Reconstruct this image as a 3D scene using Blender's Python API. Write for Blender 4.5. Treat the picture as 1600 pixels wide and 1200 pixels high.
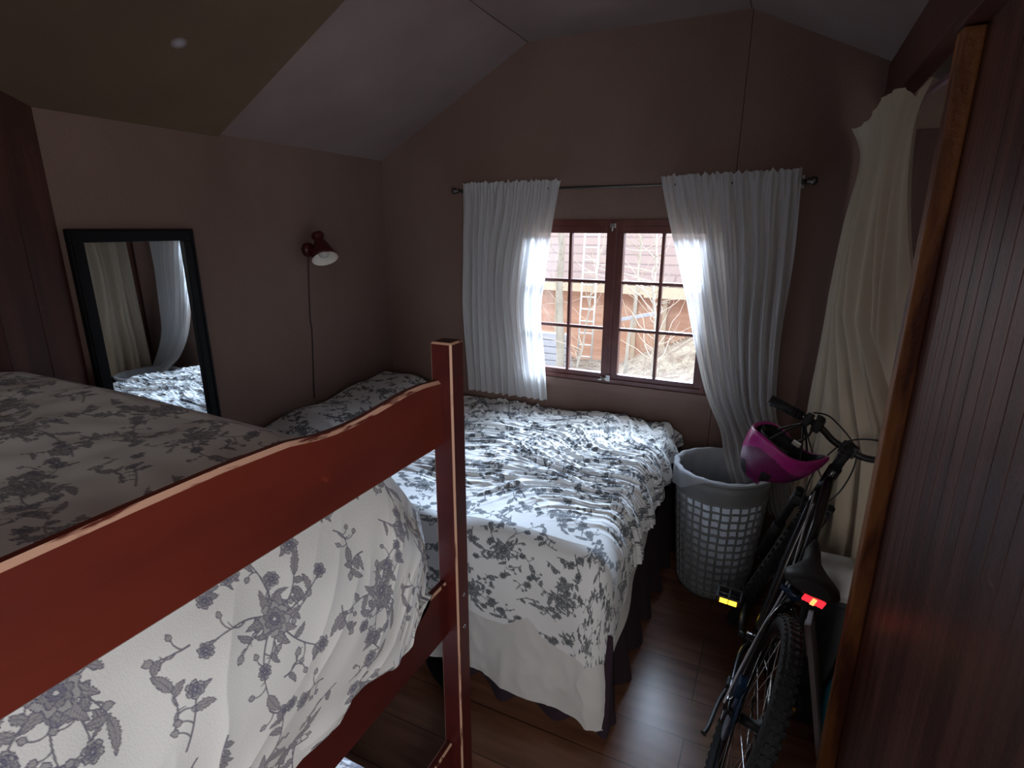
import bpy, bmesh, math, random
import numpy as np
from mathutils import Vector, Matrix
for o in list(bpy.data.objects): bpy.data.objects.remove(o)
SC = bpy.context.scene; COL = SC.collection
R = math.radians; PI = math.pi

# ------------------------------------------------------------ camera, world, light, exposure
cam_d = bpy.data.cameras.new('camera'); cam = bpy.data.objects.new('camera', cam_d); COL.objects.link(cam)
cam_d.sensor_width = 36; cam_d.sensor_fit = 'HORIZONTAL'; cam_d.lens = 868.1/1600*36; cam_d.clip_start = .02
def cam_axes(yaw, p, r):
    cy, sy = math.cos(yaw), math.sin(yaw)
    f = Vector((-sy*math.cos(p), cy*math.cos(p), -math.sin(p))); r0 = Vector((cy, sy, 0)); d0 = f.cross(r0)
    c, s = math.cos(r), math.sin(r)
    return c*r0+s*d0, -s*r0+c*d0, f
cr, cd, cf = cam_axes(R(25.63), R(15.74), R(-.13))
cm = Matrix((cr, -cd, -cf)).transposed().to_4x4(); cm.translation = (0, 0, 1.65)
cam.matrix_world = cm
SC.camera = cam
SC.view_settings.view_transform = 'Standard'; SC.view_settings.look = 'None'
SC.view_settings.exposure = 0.6; SC.view_settings.gamma = 1; SC.view_settings.use_curve_mapping = False
SC.cycles.max_bounces = 8; SC.cycles.diffuse_bounces = 4; SC.cycles.transparent_max_bounces = 12
SC.cycles.caustics_reflective = False; SC.cycles.caustics_refractive = False; SC.cycles.sample_clamp_indirect = 4

W = bpy.data.worlds.new('overcast_sky'); SC.world = W; W.use_nodes = True
bg = W.node_tree.nodes['Background']; bg.inputs[0].default_value = (.86, .93, 1, 1); bg.inputs[1].default_value = 3.6

def area(name, loc, target, sx, sy, power, col):
    l = bpy.data.lights.new(name, 'AREA'); l.shape = 'RECTANGLE'; l.size = sx; l.size_y = sy; l.energy = power; l.color = col
    o = bpy.data.objects.new(name, l); COL.objects.link(o); o.location = loc
    o.rotation_euler = (Vector(target)-Vector(loc)).to_track_quat('-Z', 'Y').to_euler(); return o
area('daylight_above_window', (-.55, 4.75, 2.85), (-.95, 2.1, .75), 2.3, 1.8, 185, (.62, .77, 1))
area('daylight_low_sky', (-.3, 7.4, 3.5), (-.9, 2.0, .8), 3.0, 2.0, 1250, (.60, .75, 1))
area('near_bunk_fill', (.62, -.62, 1.25), (-.75, .75, .95), .7, 1.1, 15.5, (.97, .98, 1))  # unseen lamp added inside the closed walls to light the near bunk side
area('rear_room_fill', (-.6, -1.9, 2.05), (-.8, 1.8, 1.3), 1.2, .6, 3.5, (1, .96, .94))  # weak fill lamp added behind the camera to lift the room's ambient light

# ------------------------------------------------------------ helpers
def tag(o, label=None, cat=None, group=None, kind=None):
    if label: o['label'] = label
    if cat: o['category'] = cat
    if group: o['group'] = group
    if kind: o['kind'] = kind
    return o
def thing(name, label, cat, loc=(0, 0, 0), rot=(0, 0, 0), group=None):
    o = bpy.data.objects.new(name, None); COL.objects.link(o); o.empty_display_size = .1
    o.location = loc; o.rotation_euler = rot
    return tag(o, label, cat, group)
def obj(name, bm, mats, parent=None, smooth=False):
    me = bpy.data.meshes.new(name)
    if isinstance(bm, tuple): me.from_pydata([tuple(v) for v in bm[0]], [], bm[1])
    else: bm.normal_update(); bm.to_mesh(me); bm.free()
    for m in (mats if isinstance(mats, (list, tuple)) else [mats]): me.materials.append(m)
    if smooth: me.polygons.foreach_set('use_smooth', [True]*len(me.polygons))
    o = bpy.data.objects.new(name, me); COL.objects.link(o)
    if parent: o.parent = parent
    return o
def struct(name, bm, mats, parent=None, smooth=False):
    o = obj(name, bm, mats, parent, smooth)
    if not parent: o['kind'] = 'structure'
    return o
def NB(): return bmesh.new()
def box(bm, x0, x1, y0, y1, z0, z1, bev=0, mi=0, worn=None, M=None):
    t = bmesh.new()
    vs = [t.verts.new((x, y, z)) for x in (x0, x1) for y in (y0, y1) for z in (z0, z1)]
    for f in ((0, 1, 3, 2), (4, 6, 7, 5), (0, 4, 5, 1), (2, 3, 7, 6), (0, 2, 6, 4), (1, 5, 7, 3)): t.faces.new([vs[i] for i in f])
    bmesh.ops.recalc_face_normals(t, faces=t.faces)
    if bev: bmesh.ops.bevel(t, geom=t.edges[:], offset=bev, segments=1 if worn else 2, affect='EDGES', profile=.6)
    t.normal_update()
    for f in t.faces:
        f.material_index = mi
        if worn is not None and max(abs(c) for c in f.normal) < .97: f.material_index = worn
    join(bm, t, M)
def join(bm, t, M=None):
    mp = {}
    for v in t.verts: mp[v] = bm.verts.new(M @ v.co if M else v.co)
    for f in t.faces:
        try: n = bm.faces.new([mp[v] for v in f.verts]); n.material_index = f.material_index; n.smooth = f.smooth
        except ValueError: pass
    t.free()
def tube(bm, pts, r, seg=10, cap=True, mi=0, closed=False):
    P = [Vector(p) for p in pts]; n = len(P); rr = r if isinstance(r, (list, tuple)) else [r]*n
    rings = []; prev = None
    for i, p in enumerate(P):
        if closed: d = P[(i+1) % n]-P[i-1]
        else: d = P[min(i+1, n-1)]-P[max(i-1, 0)]
        d.normalize()
        if prev is None: a = d.orthogonal().normalized()
        else: a = (prev-d*prev.dot(d)).normalized()
        prev = a; b = d.cross(a)
        rings.append([bm.verts.new(p+(a*math.cos(2*PI*k/seg)+b*math.sin(2*PI*k/seg))*rr[i]) for k in range(seg)])
    for i in range(n if closed else n-1):
        A, B = rings[i], rings[(i+1) % n]
        for k in range(seg):
            f = bm.faces.new((A[k], A[(k+1) % seg], B[(k+1) % seg], B[k])); f.material_index = mi; f.smooth = True
    if cap and not closed:
        f = bm.faces.new(rings[0][::-1]); f.material_index = mi; f = bm.faces.new(rings[-1]); f.material_index = mi
def lathe(bm, prof, seg=32, M=None, mi=0, cap0=False, cap1=False):
    rings = []
    for r, z in prof:
        rings.append([bm.verts.new((M @ Vector((r*math.cos(2*PI*k/seg), r*math.sin(2*PI*k/seg), z))) if M else (r*math.cos(2*PI*k/seg), r*math.sin(2*PI*k/seg), z)) for k in range(seg)])
    for A, B in zip(rings, rings[1:]):
        for k in range(seg):
            f = bm.faces.new((A[k], A[(k+1) % seg], B[(k+1) % seg], B[k])); f.smooth = True; f.material_index = mi
    if cap0: bm.faces.new(rings[0][::-1]).material_index = mi
    if cap1: bm.faces.new(rings[-1]).material_index = mi
def smooth_path(pts, n=8):
    P = [Vector(p) for p in pts]; out = []
    for i in range(len(P)-1):
        p0, p1, p2, p3 = P[max(i-1, 0)], P[i], P[i+1], P[min(i+2, len(P)-1)]
        for k in range(n):
            t = k/n; out.append(.5*((2*p1)+(p2-p0)*t+(2*p0-5*p1+4*p2-p3)*t*t+(3*p1-p0-3*p2+p3)*t**3))
    return out+[P[-1]]
_rs = np.random.RandomState(7); _G = _rs.rand(256, 256)*2*PI
def perlin(x, y):
    xi = np.floor(x).astype(int); yi = np.floor(y).astype(int); fx = x-xi; fy = y-yi
    u = fx*fx*fx*(fx*(fx*6-15)+10); v = fy*fy*fy*(fy*(fy*6-15)+10)
    def g(i, j, dx, dy):
        a = _G[(xi+i) & 255, (yi+j) & 255]; return np.cos(a)*dx+np.sin(a)*dy
    a = g(0, 0, fx, fy)*(1-u)+g(1, 0, fx-1, fy)*u; b = g(0, 1, fx, fy-1)*(1-u)+g(1, 1, fx-1, fy-1)*u
    return (a*(1-v)+b*v)*1.5
def grid_obj(name, X, Y, Z, mats, parent=None, ink=None):
    """a smooth surface through the points X, Y, Z (2-D arrays)"""
    n, m = X.shape
    me = bpy.data.meshes.new(name); co = np.stack([X, Y, Z], -1).reshape(-1, 3).astype(np.float32)
    me.vertices.add(n*m); me.vertices.foreach_set('co', co.ravel())
    i = np.arange(n*m).reshape(n, m); q = np.stack([i[:-1, :-1], i[1:, :-1], i[1:, 1:], i[:-1, 1:]], -1).reshape(-1, 4)
    me.loops.add(q.size); me.loops.foreach_set('vertex_index', q.ravel().astype(np.int32))
    me.polygons.add(len(q)); me.polygons.foreach_set('loop_start', (np.arange(len(q))*4).astype(np.int32))
    me.update(calc_edges=True); me.validate()
    me.polygons.foreach_set('use_smooth', np.ones(len(me.polygons), bool))
    if ink is not None:
        a = me.attributes.new('ink', 'FLOAT', 'POINT'); a.data.foreach_set('value', ink.ravel().astype(np.float32))
    for mt in (mats if isinstance(mats, (list, tuple)) else [mats]): me.materials.append(mt)
    o = bpy.data.objects.new(name, me); COL.objects.link(o)
    if parent: o.parent = parent
    return o

# ------------------------------------------------------------ materials
def mat(name, col, rough=.6, metal=0, noise=None, bump=None, emit=None, trans=0, spec=.5, coat=0, sheen=0):
    """noise = (scale xyz, second colour, contrast lo, hi); bump = (scale, strength)"""
    m = bpy.data.materials.new(name); m.use_nodes = True; nt = m.node_tree; b = nt.nodes['Principled BSDF']
    b.inputs['Base Color'].default_value = (*col, 1); b.inputs['Roughness'].default_value = rough; b.inputs['Metallic'].default_value = metal
    b.inputs['Specular IOR Level'].default_value = spec; b.inputs['Coat Weight'].default_value = coat; b.inputs['Sheen Weight'].default_value = sheen
    tc = nt.nodes.new('ShaderNodeTexCoord')
    if noise:
        mp = nt.nodes.new('ShaderNodeMapping'); mp.inputs['Scale'].default_value = noise[0]
        nz = nt.nodes.new('ShaderNodeTexNoise'); nz.inputs['Scale'].default_value = 1; nz.inputs['Detail'].default_value = 6
        rp = nt.nodes.new('ShaderNodeMapRange'); rp.inputs[1].default_value = noise[2]; rp.inputs[2].default_value = noise[3]
        mx = nt.nodes.new('ShaderNodeMix'); mx.data_type = 'RGBA'; mx.inputs[6].default_value = (*col, 1); mx.inputs[7].default_value = (*noise[1], 1)
        nt.links.new(tc.outputs['Object'], mp.inputs[0]); nt.links.new(mp.outputs[0], nz.inputs[0]); nt.links.new(nz.outputs[0], rp.inputs[0])
        nt.links.new(rp.outputs[0], mx.inputs[0]); nt.links.new(mx.outputs[2], b.inputs['Base Color'])
    if bump:
        n2 = nt.nodes.new('ShaderNodeTexNoise'); n2.inputs['Scale'].default_value = bump[0]; n2.inputs['Detail'].default_value = 4
        bp = nt.nodes.new('ShaderNodeBump'); bp.inputs['Strength'].default_value = bump[1]; bp.inputs['Distance'].default_value = .01
        nt.links.new(tc.outputs['Object'], n2.inputs[0]); nt.links.new(n2.outputs[0], bp.inputs['Height']); nt.links.new(bp.outputs[0], b.inputs['Normal'])
    if emit: b.inputs['Emission Color'].default_value = (*emit[0], 1); b.inputs['Emission Strength'].default_value = emit[1]
    return m
def nodes(m): return m.node_tree, m.node_tree.nodes, m.node_tree.links, m.node_tree.nodes['Principled BSDF']
def math_node(nt, op, a, b=None, clamp=False):
    n = nt.nodes.new('ShaderNodeMath'); n.operation = op; n.use_clamp = clamp
    for i, v in enumerate((a, b)):
        if v is None: continue
        if isinstance(v, (int, float)): n.inputs[i].default_value = v
        else: nt.links.new(v, n.inputs[i])
    return n.outputs[0]
def add_spots(m, axis_list, col):
    """thin cracks between wall panels: axis_list = [(axis, position, half width)] in object coordinates"""
    nt, N, L, b = nodes(m); tc = N.new('ShaderNodeTexCoord'); sp = N.new('ShaderNodeSeparateXYZ'); L.new(tc.outputs['Object'], sp.inputs[0])
    wob = N.new('ShaderNodeTexNoise'); wob.inputs['Scale'].default_value = 3; L.new(tc.outputs['Object'], wob.inputs[0])
    w = math_node(nt, 'MULTIPLY', math_node(nt, 'SUBTRACT', wob.outputs[0], .5), .01)
    tot = None
    for ax, pos, hw in axis_list:
        d = math_node(nt, 'ABSOLUTE', math_node(nt, 'ADD', math_node(nt, 'SUBTRACT', sp.outputs[ax], pos), w))
        k = math_node(nt, 'LESS_THAN', d, hw); tot = k if tot is None else math_node(nt, 'MAXIMUM', tot, k)
    src = b.inputs['Base Color'].links[0].from_socket if b.inputs['Base Color'].links else None
    mx = N.new('ShaderNodeMix'); mx.data_type = 'RGBA'; mx.inputs[7].default_value = (*col, 1)
    if src: L.new(src, mx.inputs[6])
    else: mx.inputs[6].default_value = b.inputs['Base Color'].default_value
    L.new(tot, mx.inputs[0]); L.new(mx.outputs[2], b.inputs['Base Color'])

WALLC = (.21, .135, .110)
m_wall = mat('painted_board_wall', WALLC, .8, noise=((2, 2, 1), (.17, .105, .085), .35, .7), bump=(120, .25), spec=.2)
m_wallb = mat('painted_board_back_wall', WALLC, .8, noise=((2, 2, 1), (.17, .105, .085), .35, .7), bump=(120, .25), spec=.2)
add_spots(m_wallb, [(0, -.25, .0016)], (.03, .02, .015))
m_ceil = mat('painted_ceiling_board', (.27, .20, .18), .85, noise=((2, 2, 2), (.22, .155, .14), .35, .7), bump=(140, .25), spec=.2)
add_spots(m_ceil, [(0, -.256, .002), (0, -1.306, .002)], (.03, .02, .015))
m_hard = mat('brown_hardboard', (.15, .095, .055), .75, noise=((1.5, 1.5, 1.5), (.11, .068, .045), .35, .7), bump=(140, .3), spec=.25)
nt, N, L, b = nodes(m_hard)   # small pale spot of reflected light, painted into the hardboard colour
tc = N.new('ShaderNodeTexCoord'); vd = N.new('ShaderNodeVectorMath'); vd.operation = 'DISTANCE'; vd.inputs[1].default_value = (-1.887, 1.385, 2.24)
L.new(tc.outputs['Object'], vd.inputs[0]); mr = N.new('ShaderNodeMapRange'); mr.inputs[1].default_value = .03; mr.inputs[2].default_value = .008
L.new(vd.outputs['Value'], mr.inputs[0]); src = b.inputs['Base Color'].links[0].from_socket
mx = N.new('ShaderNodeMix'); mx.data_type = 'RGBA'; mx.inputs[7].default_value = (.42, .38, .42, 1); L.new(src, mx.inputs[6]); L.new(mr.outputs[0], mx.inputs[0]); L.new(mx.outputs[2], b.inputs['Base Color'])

m_plank = mat('dark_stained_planks', (.045, .013, .009), .6, noise=((14, 14, 1.6), (.085, .028, .018), .42, .68), bump=(60, .15), spec=.4)
m_part = mat('brown_beadboard', (.15, .062, .048), .42, noise=((22, 22, 1.3), (.07, .024, .018), .40, .62), bump=(70, .2), spec=.45)
m_post = mat('raw_orange_wood', (.34, .13, .04), .55, noise=((18, 18, 3.2), (.10, .025, .012), .45, .60), bump=(60, .4))
m_beam = mat('dark_red_beam', (.075, .022, .016), .55, noise=((8, 2, 8), (.12, .04, .03), .4, .7))
m_frame = mat('dark_red_window_paint', (.10, .022, .016), .4, noise=((9, 9, 9), (.16, .05, .035), .5, .75))
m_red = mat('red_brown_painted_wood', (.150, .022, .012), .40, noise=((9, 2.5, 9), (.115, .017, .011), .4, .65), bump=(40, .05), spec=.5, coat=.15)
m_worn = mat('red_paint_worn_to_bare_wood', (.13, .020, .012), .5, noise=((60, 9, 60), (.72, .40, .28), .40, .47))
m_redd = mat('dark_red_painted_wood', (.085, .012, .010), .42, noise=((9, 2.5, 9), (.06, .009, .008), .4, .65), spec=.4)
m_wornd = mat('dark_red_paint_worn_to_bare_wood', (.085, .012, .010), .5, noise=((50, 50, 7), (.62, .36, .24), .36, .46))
m_black = mat('black_paint', (.006, .006, .007), .55, spec=.15)
m_mirror = mat('mirror_glass', (.82, .85, .86), .015, 1)
m_lampr = mat('dark_red_enamel', (.07, .008, .010), .35)
m_lampw = mat('white_enamel', (.75, .68, .60), .5)
m_bulb = mat('unlit_bulb_glass', (.55, .5, .45), .3)
m_cord = mat('brown_lamp_cord', (.03, .015, .012), .6)
m_steel = mat('dull_steel', (.35, .33, .31), .35, 1)
m_rod = mat('grey_metal_rod', (.10, .09, .085), .35, .8)
m_cotton = mat('grey_white_cotton', (.62, .60, .57), .9, noise=((6, 6, 6), (.54, .52, .50), .35, .7), bump=(300, .1), sheen=.2)
m_purple = mat('dark_plum_valance_cloth', (.022, .008, .015), .9)
m_mattress = mat('mattress_ticking', (.45, .42, .40), .9)
m_basket = mat('grey_white_plastic_lattice', (.25, .26, .265), .5, noise=((9, 9, 9), (.20, .21, .215), .4, .7))

m_rub = mat('black_tyre_rubber', (.018, .018, .018), .8, bump=(200, .4))
m_bk = mat('gloss_black_bike_paint', (.012, .012, .014), .22, coat=.5)
m_bkm = mat('matt_black_plastic', (.014, .014, .015), .6)
m_blue = mat('dark_blue_bike_paint', (.01, .03, .07), .3)
m_chrome = mat('bright_steel', (.6, .6, .6), .25, 1)
m_cable = mat('pale_brake_cable', (.5, .5, .55), .3)
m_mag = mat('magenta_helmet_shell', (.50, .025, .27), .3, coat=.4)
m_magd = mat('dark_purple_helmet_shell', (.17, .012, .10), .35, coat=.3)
m_tail = mat('red_tail_light_lens', (.5, .01, .02), .3, emit=((1, .03, .05), .75))
m_tail2 = mat('lit_red_diode', (1, .3, .2), .3, emit=((1, .22, .06), 2.2))
m_yel = mat('yellow_reflector_emissive_glint', (.9, .6, .05), .3, emit=((1, .62, .04), 2.0))  # emission put in for light the pedal reflector throws back
m_teal = mat('teal_cloth', (.01, .14, .19), .7)
m_dkcloth = mat('dark_grey_bag_cloth', (.03, .032, .034), .85, bump=(150, .3))
m_pale = mat('pale_painted_board', (.42, .40, .44), .6, noise=((20, 20, 4), (.25, .2, .22), .45, .6))

def fabric(name, col, trans=.5, see=.10, rough=.9, stripes=None):
    m = bpy.data.materials.new(name); m.use_nodes = True; nt = m.node_tree; N = nt.nodes; L = nt.links
    out = N['Material Output']; N.remove(N['Principled BSDF'])
    d = N.new('ShaderNodeBsdfDiffuse'); d.inputs[0].default_value = (*col, 1)
    t = N.new('ShaderNodeBsdfTranslucent'); t.inputs[0].default_value = (*col, 1)
    tp = N.new('ShaderNodeBsdfTransparent'); m1 = N.new('ShaderNodeMixShader'); m1.inputs[0].default_value = trans
    m2 = N.new('ShaderNodeMixShader'); m2.inputs[0].default_value = see
    tc = N.new('ShaderNodeTexCoord'); nz = N.new('ShaderNodeTexNoise'); nz.inputs['Scale'].default_value = 260
    bp = N.new('ShaderNodeBump'); bp.inputs['Strength'].default_value = .15; bp.inputs['Distance'].default_value = .005
    L.new(tc.outputs['Object'], nz.inputs[0]); L.new(nz.outputs[0], bp.inputs['Height']); L.new(bp.outputs[0], d.inputs['Normal'])
    L.new(d.outputs[0], m1.inputs[1]); L.new(t.outputs[0], m1.inputs[2]); L.new(m1.outputs[0], m2.inputs[1]); L.new(tp.outputs[0], m2.inputs[2]); L.new(m2.outputs[0], out.inputs[0])
    return m
m_sheer = fabric('white_sheer_voile', (.80, .79, .78), .55, .14)
m_liner = fabric('pale_basket_liner', (.62, .63, .66), .5, .05)
m_cream = fabric('cream_curtain_cloth', (.60, .50, .37), .25, 0)

def floral_mat(name, base, ink, ink2):
    m = mat(name, base, .85, bump=(350, .12), sheen=.15, spec=.2); nt, N, L, b = nodes(m)
    at = N.new('ShaderNodeAttribute'); at.attribute_name = 'ink'
    rp = N.new('ShaderNodeValToRGB'); e = rp.color_ramp.elements
    e[0].position = 0; e[0].color = (*base, 1); e[1].position = 1; e[1].color = (*ink2, 1)
    k = e.new(.55); k.color = (*ink, 1)
    L.new(at.outputs['Fac'], rp.inputs[0]); L.new(rp.outputs[0], b.inputs['Base Color']); return m
m_floral = floral_mat('white_cotton_with_grey_flower_print', (.78, .77, .745), (.30, .285, .30), (.125, .125, .20))
m_floral2 = floral_mat('white_cotton_with_slate_flower_print', (.74, .74, .73), (.17, .18, .19), (.07, .075, .085))

# ------------------------------------------------------------ the flower print: a repeat of bouquets drawn as a map of ink
TN = 1000; TS = .60                                   # tile cells, tile size in metres
INK = np.zeros((TN, TN), np.float32); PX = TN/TS
rnd = random.Random(11)
def _win(lo, hi):
    x0, y0 = int(math.floor(lo[0]*PX))-3, int(math.floor(lo[1]*PX))-3; x1, y1 = int(math.ceil(hi[0]*PX))+3, int(math.ceil(hi[1]*PX))+3
    gx = np.arange(x0, x1); gy = np.arange(y0, y1); X, Y = np.meshgrid((gx+.5)/PX, (gy+.5)/PX, indexing='ij')
    return np.ix_(gx % TN, gy % TN), X, Y
def poly_fill(P, val, line=None, lw=.0011, hatch=None):
    P = np.array(P); ix, X, Y = _win(P.min(0), P.max(0)); ins = np.zeros(X.shape, bool); dist = np.full(X.shape, 9.)
    Q = np.roll(P, -1, 0)
    for (ax, ay), (bx, by) in zip(P, Q):
        c = (ay > Y) != (by > Y)
        if ay != by: ins ^= c & (X < (bx-ax)*(Y-ay)/(by-ay)+ax)
        dx, dy = bx-ax, by-ay; l = dx*dx+dy*dy+1e-12; t = np.clip(((X-ax)*dx+(Y-ay)*dy)/l, 0, 1)
        dist = np.minimum(dist, np.hypot(X-ax-t*dx, Y-ay-t*dy))
    A = INK[ix]; v = val
    if hatch is not None: v = val*(.78+.22*(np.sin(X*hatch[0]+Y*hatch[1]) > -.2))
    A = np.where(ins, v, A)
    if line: A = np.where(dist < lw, line, A)
    INK[ix] = A
def stroke(P, w0, w1, val):
    P = np.array(P); ix, X, Y = _win(P.min(0)-w0, P.max(0)+w0); A = INK[ix]; n = len(P)-1
    for i in range(n):
        (ax, ay), (bx, by) = P[i], P[i+1]; dx, dy = bx-ax, by-ay; l = dx*dx+dy*dy+1e-12
        t = np.clip(((X-ax)*dx+(Y-ay)*dy)/l, 0, 1); d = np.hypot(X-ax-t*dx, Y-ay-t*dy); w = w0+(w1-w0)*(i+t)/n
        A = np.maximum(A, val*np.clip((w-d)/.0007+.5, 0, 1))
    INK[ix] = A
def curve(x, y, a, ln, bend, n=14):
    P = [(x, y)]
    for i in range(n): a += bend/n; x += math.cos(a)*ln/n; y += math.sin(a)*ln/n; P.append((x, y))
    return P, a
def leaf(x, y, a, ln, w, bend=.6, teeth=7, val=.55):
    P, _ = curve(x, y, a, ln, bend, 28); P = np.array(P); d = np.gradient(P, axis=0); d /= np.linalg.norm(d, axis=1)[:, None]; nrm = np.stack([-d[:, 1], d[:, 0]], 1)
    t = np.linspace(0, 1, len(P)); env = np.sin(PI*np.clip(t**.75, 0, 1))**.8; saw = (t*teeth) % 1
    h = w*env*(.62+.38*(1-saw)) if teeth else w*env
    out = np.concatenate([P+nrm*h[:, None], (P-nrm*h[:, None])[::-1]]); k = rnd.uniform(-1, 1)
    poly_fill(out, val, .9, .0006, hatch=(1500*math.cos(a+.8), 1500*math.sin(a+.8)))
    stroke(P, .0007, .0004, .95 if rnd.random() < .5 else .05)
    stroke(P, .0006, .0004, .95)
def flower(x, y, r, n=6, a0=0.):
    for k, (rr, val) in enumerate(((1, .45), (.68, .62), (.38, .85))):
        th = np.linspace(0, 2*PI, 72, endpoint=False); pet = np.abs(np.cos((th-a0)*n/2+k*.8))
        rad = r*rr*(.68+.32*pet**.7+.05*np.sin(th*13+k))
        poly_fill(np.stack([x+rad*np.cos(th), y+rad*np.sin(th)], 1), val, 1.0, .0006, hatch=(1700*math.cos(k+1), 1700*math.sin(k+1)))
    for k in range(n):
        a = a0+2*PI*k/n+.3
        stroke([(x+math.cos(a)*r*.35, y+math.sin(a)*r*.35), (x+math.cos(a+.12)*r*.8, y+math.sin(a+.12)*r*.8)], .0006, .0004, .1)
    poly_fill([(x+r*.13*math.cos(q), y+r*.13*math.sin(q)) for q in np.linspace(0, 6.28, 12, endpoint=False)], .1, 1, .0005)
def bud(x, y, a, s):
    poly_fill([(x+math.cos(a)*s*t+math.cos(a+PI/2)*s*.42*w, y+math.sin(a)*s*t+math.sin(a+PI/2)*s*.42*w) for t, w in ((0, .35), (.3, 1), (.65, .8), (1, .1), (.8, -.4), (.65, -.8), (.3, -1), (0, -.35))], .5, .95, .0006, hatch=(1600*math.sin(a), -1600*math.cos(a)))
def sprig(x, y, a, ln, bend, end, w=.0016):
    P, ae = curve(x, y, a, ln, bend); stroke(P, w, w*.6, .85)
    for i in range(3, 13, 3):
        s = rnd.choice((-1, 1)); px, py = P[i]; ai = math.atan2(P[i+1][1]-py, P[i+1][0]-px)
        c = rnd.random()
        if c < .55: leaf(px, py, ai+s*rnd.uniform(.5, 1.0), rnd.uniform(.022, .042), rnd.uniform(.005, .009), s*.8, 5)
        elif c < .8:
            Q, aq = curve(px, py, ai+s*.7, rnd.uniform(.018, .03), s*rnd.uniform(.8, 1.6), 8); stroke(Q, .0012, .0009, .8); bud(*Q[-1], aq, .012)
        else:
            Q, aq = curve(px, py, ai+s*.9, rnd.uniform(.025, .04), -s*2.2, 10); stroke(Q, .0018, .0007, .75)
    ex, ey = P[-1]
    if end == 'f': flower(ex, ey, rnd.uniform(.013, .019), rnd.choice((5, 6, 7)), ae)
    elif end == 'b': bud(ex, ey, ae, .016)
    elif end == 'l': leaf(ex, ey, ae, rnd.uniform(.04, .06), rnd.uniform(.008, .011), rnd.uniform(-.8, .8), 8)
def bouquet(cx, cy, rot, k=1.):
    for i, (da, ln, e) in enumerate(((0, .085, 'l'), (.75, .125, 'f'), (1.35, .07, 'f'), (2.1, .135, 'f'), (2.7, .07, 'b'), (3.3, .12, 'l'), (4.0, .085, 'f'), (4.7, .13, 'f'), (5.4, .075, 'b'), (5.9, .11, 'f'))):
        sprig(cx, cy, rot+da+rnd.uniform(-.12, .12), k*ln*rnd.uniform(.85, 1.12), rnd.choice((-1, 1))*rnd.uniform(.5, 1.3), e)
    for i in range(6):
        leaf(cx, cy, rot+.35+i*1.05+rnd.uniform(-.2, .2), rnd.uniform(.045, .065), rnd.uniform(.009, .013), rnd.uniform(-.9, .9), 7)
    flower(cx, cy, .030, 8, rot)
bouquet(.15, .15, .3, 1.05); bouquet(.45, .45, 2.2, 1.05)
bouquet(.46, .13, 1.2, .92); bouquet(.14, .46, 4.0, .92)
for q in range(22):
    a = rnd.uniform(0, 6.28); x, y = [(.30, .29), (.02, .31), (.31, .01), (.6, .58), (.28, .56), (.57, .27), (.03, .03), (.33, .30), (.30, .33), (.0, .29), (.3, .14), (.3, .44), (.15, .3), (.45, .3), (.0, .16), (.0, .44), (.14, .0), (.46, .0), (.25, .25), (.36, .22), (.22, .37), (.06, .25)][q]
    sprig(x, y, a, rnd.uniform(.05, .09), rnd.uniform(-1.5, 1.5), rnd.choice('ffbl'))
for q in range(26):
    x, y = rnd.uniform(0, TS), rnd.uniform(0, TS); ix = (int(x*PX) % TN, int(y*PX) % TN)
    i0 = np.ix_(np.arange(ix[0]-35, ix[0]+35) % TN, np.arange(ix[1]-35, ix[1]+35) % TN)
    if INK[i0].max() < .1: sprig(x, y, rnd.uniform(0, 6.28), rnd.uniform(.04, .07), rnd.uniform(-1.5, 1.5), rnd.choice('ffbl'))
def ink_at(s, t, rot=0., off=(0, 0), k=1.):
    s = s*k; t = t*k
    c, sn = math.cos(rot), math.sin(rot); u = ((s*c-t*sn+off[0])*PX); v = ((s*sn+t*c+off[1])*PX)
    u0 = np.floor(u).astype(int); v0 = np.floor(v).astype(int); fu = u-u0; fv = v-v0; g = lambda i, j: INK[i % TN, j % TN]
    return (g(u0, v0)*(1-fu)+g(u0+1, v0)*fu)*(1-fv)+(g(u0, v0+1)*(1-fu)+g(u0+1, v0+1)*fu)*fv

# ============================================================ ROOM SHELL
XL, XR, YB, YR = -2.268, .80, 2.90, -2.3
XF0, XF1, ZF, = -1.306, -.256, 2.555
def zceil(x): return ZF if XF0 <= x <= XF1 else (ZF-(XF0-x)*.5405 if x < XF0 else ZF-(x-XF1)*.482)
# floor: laminate boards running across the room, as a node material
m_floor = mat('brown_laminate_floor', (.21, .095, .055), .29, noise=((3, 26, 3), (.13, .052, .028), .38, .66), spec=.45)
nt, N, L, b = nodes(m_floor)
tc = N.new('ShaderNodeTexCoord'); mp = N.new('ShaderNodeMapping'); mp.inputs['Location'].default_value = (.114, -.003, 0)
br = N.new('ShaderNodeTexBrick'); br.inputs['Scale'].default_value = 1; br.inputs['Brick Width'].default_value = 1.2; br.inputs['Row Height'].default_value = .175
br.inputs['Mortar Size'].default_value = .0022; br.inputs['Mortar Smooth'].default_value = .1; br.offset = .37; br.offset_frequency = 3
br.inputs['Color1'].default_value = (.82, .82, .82, 1); br.inputs['Color2'].default_value = (1.1, 1.1, 1.1, 1); br.inputs['Mortar'].default_value = (.25, .25, .25, 1)
L.new(tc.outputs['Object'], mp.inputs[0]); L.new(mp.outputs[0], br.inputs[0])
src = b.inputs['Base Color'].links[0].from_socket; mu = N.new('ShaderNodeMix'); mu.data_type = 'RGBA'; mu.blend_type = 'MULTIPLY'; mu.inputs[0].default_value = 1
L.new(src, mu.inputs[6]); L.new(br.outputs[0], mu.inputs[7]); L.new(mu.outputs[2], b.inputs['Base Color'])
bp = N.new('ShaderNodeBump'); bp.invert = True; bp.inputs['Strength'].default_value = .5; bp.inputs['Distance'].default_value = .002
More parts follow.
